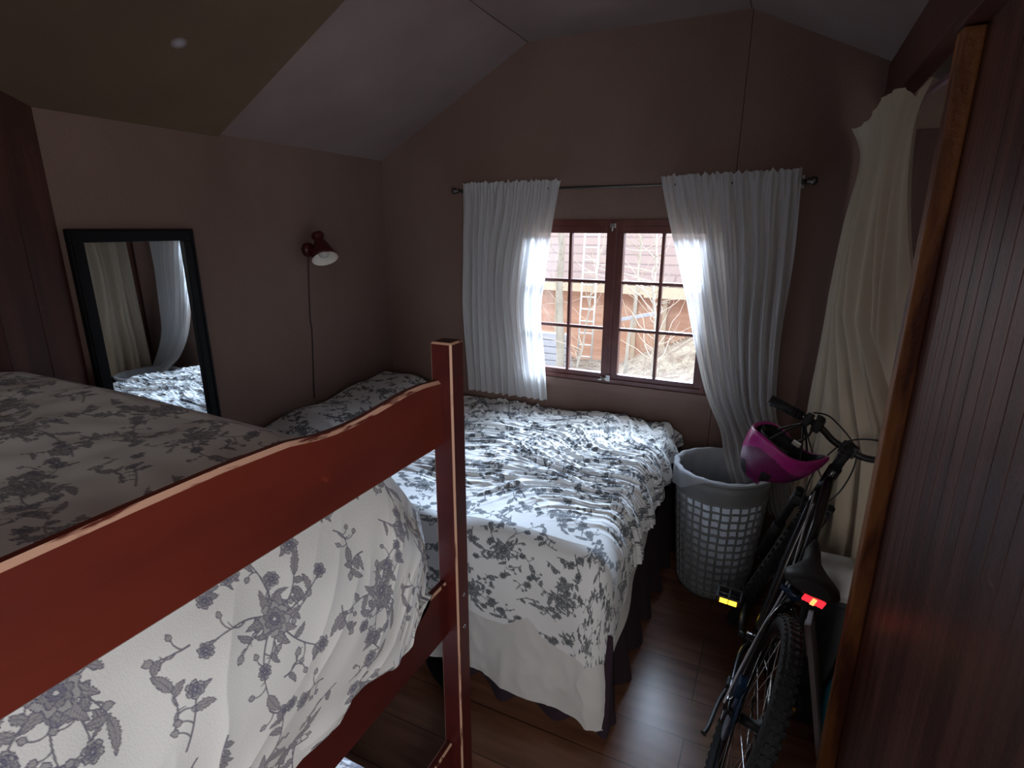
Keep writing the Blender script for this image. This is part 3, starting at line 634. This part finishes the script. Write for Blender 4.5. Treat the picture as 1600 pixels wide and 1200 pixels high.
# rod with finials and brackets
rod = thing('curtain_rod', 'thin dark metal curtain rod above the window with knob ends', 'curtain rod', (-.83, RY, RZ))
bm = NB(); tube(bm, [(-.87, 0, 0), (.88, 0, 0)], .0065, 10); obj('pole', bm, m_rod, rod)
for sx in (-.885, .895):
    bm = NB(); s = 1 if sx > 0 else -1; lathe(bm, [(.006, -.022), (.012, -.018), (.010, -.008), (.017, -.002), (.018, .012), (.012, .02), (.002, .022)], 16, Matrix.Translation((sx, 0, 0)) @ Matrix.Rotation(s*PI/2, 4, 'Y'), cap1=True); obj('finial', bm, m_rod, rod)
for sx in (-.845, .86):
    bm = NB(); box(bm, sx-.008, sx+.008, .05, .064, -.03, .03, .002); box(bm, sx-.004, sx+.004, 0, .055, -.012, -.006); tube(bm, [(sx, 0, -.012), (sx, -.012, -.004), (sx, -.012, .008)], .003, 6); obj('bracket', bm, m_rod, rod)
def sheer(name, L_, R_, nf, depth, label, seed):
    X, Y, Z, u, v, f = curtain(name, L_, R_, nf, depth, m_sheer, label, seed=seed)
    rf = np.clip(1-v*18, 0, 1)        # ruffled heading that stands above the rod
    pk = np.exp(-((v-.03)/.012)**2)   # gathered tight onto the rod
    Z = Z+rf*(.013*perlin(u*34+seed, v*2)+.006*perlin(u*80+seed, v*2+5)); Y = Y+rf*(.006*np.sin(u*120+v*60)+.004*np.sin(u*71))
    f0 = f*0; Y = Y-.019*np.exp(-v*14)+.004*np.sin(u*2*PI*nf*2.6)*np.exp(-v*5)-.002*pk
    o = grid_obj('window_curtain', X, np.minimum(Y, 2.885), Z, m_sheer); tag(o, label, 'curtain')
sheer('l', [(-1.655, RY, 1.885), (-1.665, RY-.005, 1.6), (-1.672, RY-.01, 1.2), (-1.67, RY-.01, .9), (-1.655, RY-.02, .70)],
      [(-1.080, RY, 1.885), (-1.135, RY-.005, 1.6), (-1.172, RY-.01, 1.35), (-1.180, RY-.01, 1.2), (-1.155, RY-.01, .95), (-1.13, RY-.02, .70)], 11, .013, 'white sheer curtain at the left side of the window, reaching down to the bed', 1)
sheer('r', [(-.577, RY, 1.885), (-.521, RY-.005, 1.667), (-.422, RY-.01, 1.337), (-.292, RY-.02, .898), (-.195, RY-.06, .70), (-.155, 2.68, .60), (-.10, 2.62, .48), (-.03, 2.62, .40)],
      [(.020, RY, 1.895), (.035, RY-.005, 1.53), (.026, RY-.01, 1.2), (.036, RY-.02, .93), (.055, RY-.05, .78), (.13, 2.76, .62), (.19, 2.72, .46), (.20, 2.70, .30)], 9, .020, 'white sheer curtain at the right side of the window, its tail in the basket', 6)
# closet curtain, heavier cream cloth, hung on a pinkish rod below the beam
crod = tag(obj('closet_rod', (lambda b: (tube(b, [(.335, 1.57, 2.015), (.300, YB-.002, 2.055)], .010, 10), b)[1])(NB()), mat('pinkish_rod', (.30, .20, .24), .5)), 'pinkish curtain rod running under the dark beam above the closet', 'curtain rod')
Lc = [(.175, 2.74, 2.03), (.222, 2.74, 1.91), (.200, 2.75, 1.667), (.183, 2.75, 1.3), (.166, 2.75, .975), (.150, 2.75, .6), (.12, 2.72, .30), (.10, 2.7, .04)]
Rc = [(.270, 1.75, 1.975), (.250, 1.75, 1.90), (.250, 1.75, 1.80), (.268, 1.75, 1.64), (.315, 1.72, 1.30), (.36, 1.74, .95), (.40, 1.76, .5), (.42, 1.76, .04)]
X, Y, Z, u, v, f = curtain('c', Lc, Rc, 7.5, .024, m_cream, '', seed=3, ny=(1, 0))
Z = Z+np.exp(-v*10)*np.interp(u, [0, .12, .3, .45, .62, .75, .85, .93, 1], [.0, -.01, .00, .045, .05, .035, -.005, .02, .03])
low = np.clip((1.35-Z)/.5, 0, 1)       # pressed into the closet by the bicycle
X = X+low*.17*np.exp(-((Y-2.0)/.42)**2)
o = grid_obj('closet_curtain', X, Y, Z, m_cream); tag(o, 'long cream curtain bunched over the closet opening behind the bicycle', 'curtain')

# ============================================================ WALL LAMP, MIRROR
lamp = thing('wall_lamp', 'small dark red wall lamp with white inside, above the pillows', 'lamp', (XL, 2.235, 1.535))
bm = NB(); lathe(bm, [(.036, 0), (.036, .02), (.028, .032), (.002, .034)], 24, Matrix.Rotation(PI/2, 4, 'Y'), cap0=True); obj('mount', bm, m_lampr, lamp)
Md = Matrix.Translation((.085, .022, .004)) @ Vector((.62, -.30, -1)).to_track_quat('Z', 'X').to_matrix().to_4x4() @ Matrix.Scale(1.12, 4)
bm = NB(); lathe(bm, [(.002, -.085), (.024, -.083), (.030, -.070), (.022, -.055), (.020, -.048), (.030, -.030), (.040, -.005), (.052, .025), (.063, .052), (.061, .052), (.050, .026), (.038, -.004)], 32, Md, cap0=True)
obj('lamp_shade', bm, m_lampr, lamp)
bm = NB(); lathe(bm, [(.0605, .0515), (.049, .024), (.037, -.004), (.026, -.028), (.001, -.03)], 32, Md); obj('shade_lining', bm, m_lampw, lamp)
bm = NB(); lathe(bm, [(.012, -.03), (.013, -.01), (.022, .01), (.024, .024), (.018, .038), (.002, .044)], 20, Md); obj('bulb', bm, m_bulb, lamp)
bm = NB(); tube(bm, [(.02, 0, 0), (.05, .012, .0), (.085, .022, .004)], .009, 10); obj('arm', bm, m_lampr, lamp)
bm = NB(); tube(bm, smooth_path([(.012, -.005, -.03), (.004, -.014, -.2), (.004, -.027, -.36), (.004, -.022, -.42), (.004, -.035, -.6), (.005, -.052, -.80)]), .0028, 6); obj('cord', bm, m_cord, lamp)

mir = thing('wall_mirror', 'tall mirror in a black frame on the left wall beyond the bunk bed', 'mirror', (XL+.004, 1.355, 1.641), (0, R(-.6), R(0)))
hw, hh, fw = .233, 1.02, .047
bm = NB()
for a4 in ((-hw, hw, -fw, 0), (-hw, hw, -hh, -hh+fw), (-hw, -hw+fw, -hh+fw, -fw), (hw-fw, hw, -hh+fw, -fw)): box(bm, .0, .028, a4[0], a4[1], a4[2], a4[3], .004)
for a4 in ((-hw+.008, hw-.008, -.014, -.008), (-hw+.008, -hw+.014, -hh+.01, -.01), (hw-.014, hw-.008, -hh+.01, -.01)): box(bm, .028, .032, a4[0], a4[1], a4[2], a4[3], .001)
obj('frame', bm, m_black, mir)
bm = NB(); box(bm, .004, .012, -hw+fw-.004, hw-fw+.004, -hh+fw-.004, -fw+.004); obj('mirror_glass', bm, m_mirror, mir)

# ============================================================ LAUNDRY BASKET
bk = thing('laundry_basket', 'tall white plastic lattice laundry basket between the bed and the bicycle', 'basket', (-.14, 2.53, 0))
BH = .60; rb, rt = .155, .205
def br_(z): return rb+(rt-rb)*(z/BH)**.85
bm = NB(); nc = 30; zr = [.035+i*.0385 for i in range(13)]
lathe(bm, [(.001, .004), (rb-.01, .004), (rb+.001, .0), (rb+.002, .03), (rb-.002, .03), (rb-.004, .008), (.001, .008)], 48)
for i, z in enumerate(zr):
    r0 = br_(z); tube(bm, [((r0)*math.cos(a), (r0)*math.sin(a), z+.002*math.sin(a*nc/2)) for a in np.linspace(0, 2*PI, 60, endpoint=False)], .0052 if i % 4 else .0065, 6, closed=True)
for k in range(nc):
    a = 2*PI*k/nc; tube(bm, [(br_(z)*math.cos(a+.008*math.sin(z*60)), br_(z)*math.sin(a+.008*math.sin(z*60)), z) for z in np.linspace(.02, .51, 16)], .0050, 6)
lathe(bm, [(br_(.49)+.002, .495), (br_(.55)+.003, .55), (rt+.002, .590), (rt-.004, .590), (br_(.55)-.003, .55), (br_(.49)-.003, .495), (br_(.49)+.002, .495)], 60)
obj('lattice_body', bm, m_basket, bk)
bm = NB(); tube(bm, [((rt+.003)*math.cos(a), (rt+.003)*math.sin(a), BH-.006) for a in np.linspace(0, 2*PI, 64, endpoint=False)], .0075, 8, closed=True); obj('rim', bm, m_basket, bk)
th = np.linspace(0, 2*PI, 121)[:, None]; vv = np.linspace(0, 1, 60)[None, :]
zz = np.where(vv < .85, .03+(BH-.02)*vv/.85, BH+.012-.055*(vv-.85)/.15); over = np.clip((vv-.85)/.15, 0, 1)
rr = np.where(vv < .85, br_(np.minimum(zz, BH))-.010, rt+.012+over*.003)+.0035*np.sin(th*17+zz*20)+.003*perlin(th*3+0*vv, zz*9+0*th)*np.sin(th/2)
zz = zz+0*th; zz = np.where(vv > .93, zz-.05*np.clip(np.cos(th-2.9), 0, 1)*over, zz)
cut = np.clip(np.cos(th-2.9)*1.6+.2, 0, 1); zz = np.where(vv >= .85, BH+.010-(BH+.010-zz)*cut, zz)
grid_obj('liner', rr*np.cos(th), rr*np.sin(th), zz, m_liner, bk)

# ============================================================ BICYCLE (with its lean against the closet curtain)
bike = thing('bicycle', 'black childs mountain bike leaning towards the closet curtain', 'bicycle', (-.02, 1.42, .004), (0, R(15), R(-2)))
RW = .288; rtyre = .027; HUBZ = RW+rtyre
STEER = Matrix.Translation((0, .58, .96)) @ Matrix.Rotation(R(-14), 4, Vector((0, -.36, .93)).normalized()) @ Matrix.Translation((0, -.58, -.96))
def wheel(name, M, label=None):
    w = bpy.data.objects.new(name, None); COL.objects.link(w); w.parent = bike; w.matrix_local = M
    bm = NB(); n = 96
    tube(bm, [(0, RW*math.cos(a), RW*math.sin(a)) for a in np.linspace(0, 2*PI, n, endpoint=False)], rtyre*.93, 14, closed=True)
    for k in range(72):
        a = 2*PI*k/72
        for off in (-.020, -.007, .007, .020):
            aa = a+(PI/72 if abs(off) < .01 else 0); rr_ = RW+math.sqrt(max(0, rtyre**2-off**2))*.97
            Mk = Matrix.Rotation(aa, 4, 'X') @ Matrix.Translation((off, rr_, 0)) @ Matrix.Rotation(off*28, 4, 'Z')
            box(bm, -.0048, .0048, -.003, .0035, -.0065, .0065, M=Mk)
    obj('tyre', bm, m_rub, w)
    bm = NB(); M2 = Matrix.Rotation(PI/2, 4, 'Y'); lathe(bm, [(RW-.018, -.012), (RW-.040, -.008), (RW-.042, 0), (RW-.040, .008), (RW-.018, .012), (RW-.020, 0), (RW-.018, -.012)], 64, M2); obj('rim', bm, m_bk, w)
    bm = NB(); lathe(bm, [(.006, -.062), (.012, -.05), (.012, -.034), (.026, -.032), (.026, -.028), (.014, -.024), (.014, .024), (.026, .028), (.026, .032), (.012, .034), (.012, .05), (.006, .062)], 20, M2, cap0=True, cap1=True); obj('hub', bm, m_bkm, w)
    bm = NB()
    for k in range(28):
        a = 2*PI*k/28; s = -1 if k % 2 else 1; b_ = a+(.55 if (k//2) % 2 else -.55)
        tube(bm, [(s*.030, .024*math.cos(b_), .024*math.sin(b_)), (s*.004, (RW-.038)*math.cos(a), (RW-.038)*math.sin(a))], .0011, 5, cap=False)
    obj('spokes', bm, m_chrome, w)
    return w
rw = wheel('rear_wheel', Matrix.Translation((0, 0, HUBZ)))
fwm = STEER @ Matrix.Translation((0, .90, HUBZ)); wheel('front_wheel', fwm)
def P(*a): return [Vector(p) for p in a]
HT, HBm = Vector((0, .60, .905)), Vector((0, .668, .735)); BB = Vector((0, .40, .275)); ST = Vector((0, .255, .60))
bm = NB()
tube(bm, [HT, HBm], .021, 14); tube(bm, smooth_path([HBm+Vector((0, -.012, .03)), (0, .55, .50), BB+Vector((0, .02, .02))], 6), .021, 14)
tube(bm, smooth_path([HT+Vector((0, .01, -.04)), (0, .44, .76), ST+Vector((0, .01, -.02))], 6), .016, 14); tube(bm, [BB, ST], .016, 14)
tube(bm, [BB+Vector((-.036, 0, 0)), BB+Vector((.036, 0, 0))], .024, 16)
for s in (-1, 1):
    tube(bm, smooth_path([BB+Vector((s*.02, -.03, 0)), (s*.045, .28, .285), (s*.062, .0, HUBZ)], 5), .010, 10)
    tube(bm, smooth_path([ST+Vector((s*.012, -.01, -.04)), (s*.042, .16, .52), (s*.062, .0, HUBZ)], 5), .008, 10)
    box(bm, s*.062-.004, s*.062+.004, -.03, .03, HUBZ-.03, HUBZ+.03, .003)
obj('frame', bm, m_bk, bike, True)
# fork, stem, handlebar turn together
def sob(name, bm, m, sm=False): bm.transform(STEER); return obj(name, bm, m, bike, sm)
bm = NB(); box(bm, -.065, .065, .655, .715, .69, .725, .012); tube(bm, P((0, .668, .70), (0, .66, .74)), .018, 12)
for s in (-1, 1):
    tube(bm, P((s*.055, .685, .74), (s*.055, .77, .53)), .016, 12); tube(bm, P((s*.055, .765, .545), (s*.055, .885, HUBZ+.01)), .022, 12)
    box(bm, s*.055-.008, s*.055+.008, .875, .915, HUBZ-.02, HUBZ+.03, .004)
tube(bm, smooth_path([(-.055, .80, .50), (-.055, .84, .60), (0, .86, .65), (.055, .84, .60), (.055, .80, .50)], 6), .010, 8)
sob('fork', bm, m_bkm)
bm = NB(); tube(bm, P((0, .60, .905), (0, .583, .965)), .017, 12); tube(bm, P((0, .585, .955), (0, .640, .985)), .018, 12); box(bm, -.026, .026, .618, .66, .950, .992, .008); lathe(bm, [(.001, .012), (.018, .010), (.018, 0)], 16, Matrix.Translation((0, .582, .963))); sob('stem', bm, m_bkm)
HBC = Vector((0, .640, .985))
bm = NB(); tube(bm, smooth_path([(-.27, .600, 1.005), (-.12, .625, .998), (-.045, .64, .970), (.045, .64, .970), (.12, .625, .998), (.27, .60, 1.005)], 6), .0115, 12); sob('handlebar', bm, m_bk, True)
for s in (-1, 1):
    bm = NB(); tube(bm, P((s*.17, .617, 1.002), (s*.285, .598, 1.006)), [.0165, .0175], 12)
    for k in range(8): q = s*(.18+k*.013); tube(bm, P((q, .6155-.0018*k, 1.0025), (q+s*.004, .615-.0018*k, 1.0026)), .019, 12)
    sob('grip', bm, m_bkm)
    bm = NB(); box(bm, s*.150-.012, s*.150+.012, .602, .645, .980, 1.020, .005); tube(bm, smooth_path([(s*.150, .64, .992), (s*.175, .685, .982), (s*.255, .675, .987)], 5), .006, 8); sob('brake_lever', bm, m_bkm)
    bm = NB(); box(bm, s*.115-.014, s*.115+.014, .600, .650, .975, 1.020, .006); lathe(bm, [(.013, 0), (.015, .012), (.003, .015)], 14, Matrix.Translation((s*.118, .615, 1.02))); sob('gear_shifter', bm, m_bkm)
for i, pts in enumerate(([(-.15, .66, 1.02), (-.10, .78, 1.00), (.02, .80, .93), (.05, .70, .82), (.02, .66, .70)], [(.15, .66, 1.02), (.09, .77, 1.02), (-.02, .79, .95), (-.05, .69, .83), (-.02, .62, .70)], [(-.115, .66, 1.01), (-.16, .74, .95), (-.08, .75, .85), (.0, .69, .80)])):
    bm = NB(); tube(bm, smooth_path(pts, 8), .0028, 6); sob('brake_cable', bm, m_bkm)
bm = NB(); tube(bm, smooth_path([(-.022, .60, .80), (-.025, .46, .735), (-.026, .30, .64), (-.030, .245, .56), (-.050, .16, .50), (-.068, .06, .40), (-.075, .0, .33)], 8), .0032, 6); o = obj('brake_cable', bm, m_cable, bike); o['label'] = 'pale cable running along the frame to the rear wheel'
# saddle
bm = NB(); tube(bm, P(ST-Vector((0, -.02, .04)), (0, .225, .715)), .0125, 12); obj('seat_post', bm, m_bk, bike)
bm = NB(); lathe(bm, [(.018, 0), (.024, 0), (.024, .025), (.018, .025)], 18, Matrix.Translation(ST) @ Matrix.Rotation(R(15), 4, 'X')); box(bm, -.04, -.02, -.01+ST.y, .01+ST.y, ST.z+.002, ST.z+.014, .003); obj('seat_clamp', bm, m_blue, bike)
rings = []; bm = NB(); nn = 18
for t in np.linspace(0, 1, 22):
    yv = .095+.245*t; w = .075*(1-t)**1.0*(1 if t < .5 else 1)+.0; w = float(np.interp(t, [0, .08, .25, .42, .6, .85, 1], [.045, .072, .074, .048, .026, .022, .010])); hgt = float(np.interp(t, [0, .1, .4, 1], [.022, .034, .030, .020])); zc = .745-.012*math.sin(PI*t)+.006*t
    rings.append([bm.verts.new((w*math.cos(a), yv, zc+(hgt*.55*math.sin(a) if math.sin(a) > 0 else hgt*1.2*math.sin(a))-.012*abs(math.cos(a))**3)) for a in np.linspace(0, 2*PI, nn, endpoint=False)])
for A, B in zip(rings, rings[1:]):
    for k in range(nn): bm.faces.new((A[k], A[(k+1) % nn], B[(k+1) % nn], B[k])).smooth = True
bm.faces.new(rings[0][::-1]); bm.faces.new(rings[-1]); obj('saddle', bm, m_bkm, bike)
# drivetrain
bm = NB(); M2 = Matrix.Translation(BB) @ Matrix.Rotation(PI/2, 4, 'Y'); lathe(bm, [(.060, .040), (.078, .042), (.078, .046), (.060, .048), (.060, .040)], 40, M2)
for k in range(5): a = 2*PI*k/5; tube(bm, [M2 @ Vector((.012*math.cos(a), .012*math.sin(a), .044)), M2 @ Vector((.063*math.cos(a), .063*math.sin(a), .044))], .006, 8)
obj('chainring', bm, m_bkm, bike)
for s, ca in ((-1, R(8)), (1, R(188))):
    e_ = BB+Vector((s*.062, math.cos(ca)*.15, math.sin(ca)*.15)); bm = NB(); tube(bm, [BB+Vector((s*.05, 0, 0)), e_], [.012, .009], 10); tube(bm, [BB+Vector((s*.03, 0, 0)), BB+Vector((s*.058, 0, 0))], .012, 10); obj('crank_arm', bm, m_bkm, bike)
    pd_ = bpy.data.objects.new('pedal', None); COL.objects.link(pd_); pd_.parent = bike; pd_.location = e_+Vector((s*.055, 0, 0)); pd_.rotation_euler = (0, R(-12) if s < 0 else 0, 0)
    bm = NB(); tube(bm, P((-s*.05, 0, 0), (s*.045, 0, 0)), .007, 8)
    for yy in (-.038, .030): box(bm, -.042, .042, yy, yy+.008, -.012, .012, .002)
    for xx in (-.044, -.004, .036): box(bm, xx, xx+.008, -.038, .038, -.010, .010, .002)
    obj('pedal_body', bm, m_bkm, pd_)
    for yy in (-.0425, .0385):
        bm = NB(); box(bm, -.030, -.002, yy, yy+.004, -.009, .009, .001); box(bm, .001, .029, yy, yy+.004, -.009, .009, .001); o = obj('reflector', bm, m_yel if s < 0 and yy < 0 else mat('amber_reflector', (.5, .25, .02), .3), pd_)
bm = NB(); M2 = Matrix.Translation((.030, 0, HUBZ)) @ Matrix.Rotation(PI/2, 4, 'Y')
for k, r_ in enumerate((.046, .041, .036, .031, .027, .023)): lathe(bm, [(r_-.012, k*.0042), (r_, k*.0042), (r_, k*.0042+.002), (r_-.012, k*.0042+.002)], 28, M2)
obj('cassette', bm, m_steel, bike)
bm = NB(); ch = [(.044, BB.y, BB.z+.078), (.040, .2, .345), (.040, 0, HUBZ+.040), (.040, -.040, HUBZ), (.040, -.02, HUBZ-.036), (.042, .03, HUBZ-.12), (.042, .07, HUBZ-.13), (.044, .25, BB.z-.09), (.044, BB.y, BB.z-.078)]
tube(bm, ch, .004, 6); obj('chain', bm, m_steel, bike)
bm = NB(); box(bm, .050, .066, -.03, .01, HUBZ-.05, HUBZ-.01, .004); box(bm, .046, .052, .0, .04, HUBZ-.14, HUBZ-.03, .002)
for q in ((.01, -.075), (.04, -.125)): lathe(bm, [(.002, -.004), (.017, -.003), (.017, .003), (.002, .004)], 14, Matrix.Translation((.044, q[0], HUBZ+q[1])) @ Matrix.Rotation(PI/2, 4, 'Y'))
obj('rear_derailleur', bm, m_bkm, bike)
bm = NB(); lathe(bm, [(.02, 0), (.078, .001), (.078, .003), (.02, .003)], 40, Matrix.Translation((-.046, 0, HUBZ)) @ Matrix.Rotation(PI/2, 4, 'Y')); box(bm, -.064, -.038, .01, .06, HUBZ+.04, HUBZ+.09, .006); obj('disc_brake', bm, m_blue, bike)
bm = NB(); tube(bm, smooth_path([(-.060, .12, HUBZ-.02), (-.078, .05, HUBZ-.035), (-.092, -.06, HUBZ-.03), (-.10, -.09, HUBZ-.035)], 4), [.006]*12+[.009], 8); box(bm, -.072, -.055, .10, .14, HUBZ-.035, HUBZ-.005, .004); obj('kickstand', bm, m_bkm, bike)
tl = bpy.data.objects.new('tail_light', None); COL.objects.link(tl); tl.parent = bike; tl.location = (.022, .135, .688); tl.rotation_euler = (R(20), R(0), 0)
bm = NB(); box(bm, -.030, .030, -.002, .018, -.016, .016, .006); tube(bm, P((0, .018, 0), (-.01, .08, .005)), .008, 8); obj('housing', bm, m_bkm, tl)
bm = NB(); box(bm, -.028, .028, -.008, -.002, -.014, .014, .003)
for i in range(7):
    for j in range(3): lathe(bm, [(.0036, 0), (.0026, .002), (.0005, .003)], 6, Matrix.Translation((-.024+i*.008, -.008, -.009+j*.009)) @ Matrix.Rotation(PI/2, 4, 'X'))
obj('lens', bm, m_tail, tl)
bm = NB(); box(bm, -.006, .005, -.012, -.008, -.013, .013, .001); obj('lit_diode', bm, m_tail2, tl)

# helmet hanging upside down from the left side of the handlebar
hel = thing('bike_helmet', 'magenta bike helmet hanging by its straps from the handlebar', 'helmet', (.075, 2.05, .90), (R(-4), R(24), R(-10)))
n, m = 110, 56; th = np.linspace(0, 2*PI, n)[:, None]; fv = np.linspace(0, 1, m)[None, :]
lx, ly, lz = .130, .105, .130
wave = .016*np.cos(2*th+.3)-.020*np.clip(np.cos(th-PI), 0, 1)**2+.010*np.cos(3*th)
phi = fv*PI/2
def shell(k, zc=0.): 
    r_ = np.cos(phi)**.72; z = -lz*k*(1-.22*np.cos(th))*np.sin(phi)**.95+(wave+.03)*np.cos(phi)**2
    tp_ = 1+.14*np.cos(th); return lx*k*r_*np.cos(th)+0*phi, ly*k*r_*np.sin(th)*(1-.10*np.cos(th)), z+0*th
X, Y, Z = shell(1.0)
rdg = .0045*np.sign(np.sin(Y*150))*np.clip(np.sin(phi*1.0)*1.3-.3, 0, 1); Z = Z-rdg
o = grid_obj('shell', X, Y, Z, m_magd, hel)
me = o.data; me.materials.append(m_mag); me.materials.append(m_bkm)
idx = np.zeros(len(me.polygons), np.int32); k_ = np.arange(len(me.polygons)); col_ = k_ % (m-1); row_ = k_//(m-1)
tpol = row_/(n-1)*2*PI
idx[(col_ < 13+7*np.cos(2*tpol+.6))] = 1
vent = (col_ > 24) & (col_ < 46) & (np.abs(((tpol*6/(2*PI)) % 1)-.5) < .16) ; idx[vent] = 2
me.polygons.foreach_set('material_index', idx); sm = o.modifiers.new('thickness', 'SOLIDIFY'); sm.thickness = .004; sm.offset = 1
X, Y, Z = shell(.86); o = grid_obj('foam_liner', X, Y, Z+.004, m_bkm, hel)
bm = NB()
rim_pts = [(lx*math.cos(a)*.94, ly*math.sin(a)*(1-.10*math.cos(a))*.94, .016*math.cos(2*a+.3)-.020*max(0, math.cos(a-PI))**2+.010*math.cos(3*a)+.03) for a in np.linspace(0, 2*PI, 60, endpoint=False)]
tube(bm, rim_pts, .0085, 8, closed=True); obj('rim_edge', bm, m_mag, hel)
bm = NB(); tube(bm, [(lx*.72*math.cos(a), ly*.75*math.sin(a), .022) for a in np.linspace(PI*.45, PI*1.55, 20)], .007, 6); lathe(bm, [(.002, .0), (.016, .0), (.016, .012), (.002, .014)], 14, Matrix.Translation((-lx*.78, 0, .022)) @ Matrix.Rotation(PI/2, 4, 'Y')); obj('fit_dial', bm, m_bkm, hel)
bm = NB()
for a in (.9, 2.2, 4.1, 5.3):
    tube(bm, smooth_path([(lx*.8*math.cos(a), ly*.8*math.sin(a), .02), (lx*.5*math.cos(a), ly*.5*math.sin(a), .06), (.0, .01, .115)], 5), .0038, 6)
tube(bm, smooth_path([(.0, .01, .115), (.02, .0, .135), (.035, -.02, .10), (.02, -.04, .06)], 5), .004, 6); obj('straps', bm, m_bkm, hel)
bm = NB(); box(bm, -.014, .014, -.003, .003, -.009, .009, .002, M=Matrix.Translation((.02, -.042, .055))); obj('buckle', bm, mat('silver_buckle', (.5, .5, .45), .3, .8), hel)

# ============================================================ THINGS BESIDE THE CLOSET POST
bag = thing('tote_bag', 'dark grey bag with a white folded top standing behind the bicycle', 'bag', (.285, 1.90, 0))
def taper(bm, x0, x1, y0, y1, z0, z1, k, bev=.012):
    t = bmesh.new(); vs = [t.verts.new((x*(1 if z == z0 else k), y*(1 if z == z0 else k), z)) for x in (x0, x1) for y in (y0, y1) for z in (z0, z1)]
    for f in ((0, 1, 3, 2), (4, 6, 7, 5), (0, 4, 5, 1), (2, 3, 7, 6), (0, 2, 6, 4), (1, 5, 7, 3)): t.faces.new([vs[i] for i in f])
    bmesh.ops.recalc_face_normals(t, faces=t.faces); bmesh.ops.bevel(t, geom=t.edges[:], offset=bev, segments=3, affect='EDGES'); join(bm, t)
bm = NB(); taper(bm, -.085, .10, -.09, .12, 0, .50, 1.05); bmesh.ops.subdivide_edges(bm, edges=bm.edges[:], cuts=2, use_grid_fill=True)
for v in bm.verts: v.co.x += .006*math.sin(v.co.z*17+v.co.y*20)
obj('body', bm, m_dkcloth, bag, True)
bm = NB(); taper(bm, -.09, .105, -.093, .123, .502, .565, .97, .014); obj('folded_top', bm, m_cotton, bag, True)
brd = thing('thin_board', 'thin pale edged board standing upright beside the rear wheel', 'board', (.292, 1.70, 0), (R(-2), R(-11.5), R(-8)))
bm = NB(); box(bm, -.008, .008, -.012, .10, .002, .47, .003); obj('board', bm, m_pale, brd)
bm = NB(); box(bm, -.011, -.0085, -.014, .02, .36, .47, .001); obj('paper_sleeve', bm, mat('pinkish_paper', (.35, .27, .28), .8), brd)
tb = NB()
rn = random.Random(2)
lathe(tb, [(.004, 0), (.030, .01), (.034, .08), (.030, .20), (.020, .28), (.004, .33)], 20, Matrix.Diagonal((1, .55, 1, 1)))
for v in tb.verts: v.co.x += .006*math.sin(v.co.z*50); v.co.y += .005*math.cos(v.co.z*38)
o = obj('teal_cloth_bundle', tb, m_teal); o.location = (.318, 1.775, .0); tag(o, 'teal cloth bundle tucked between the thin board and the closet post', 'cloth')
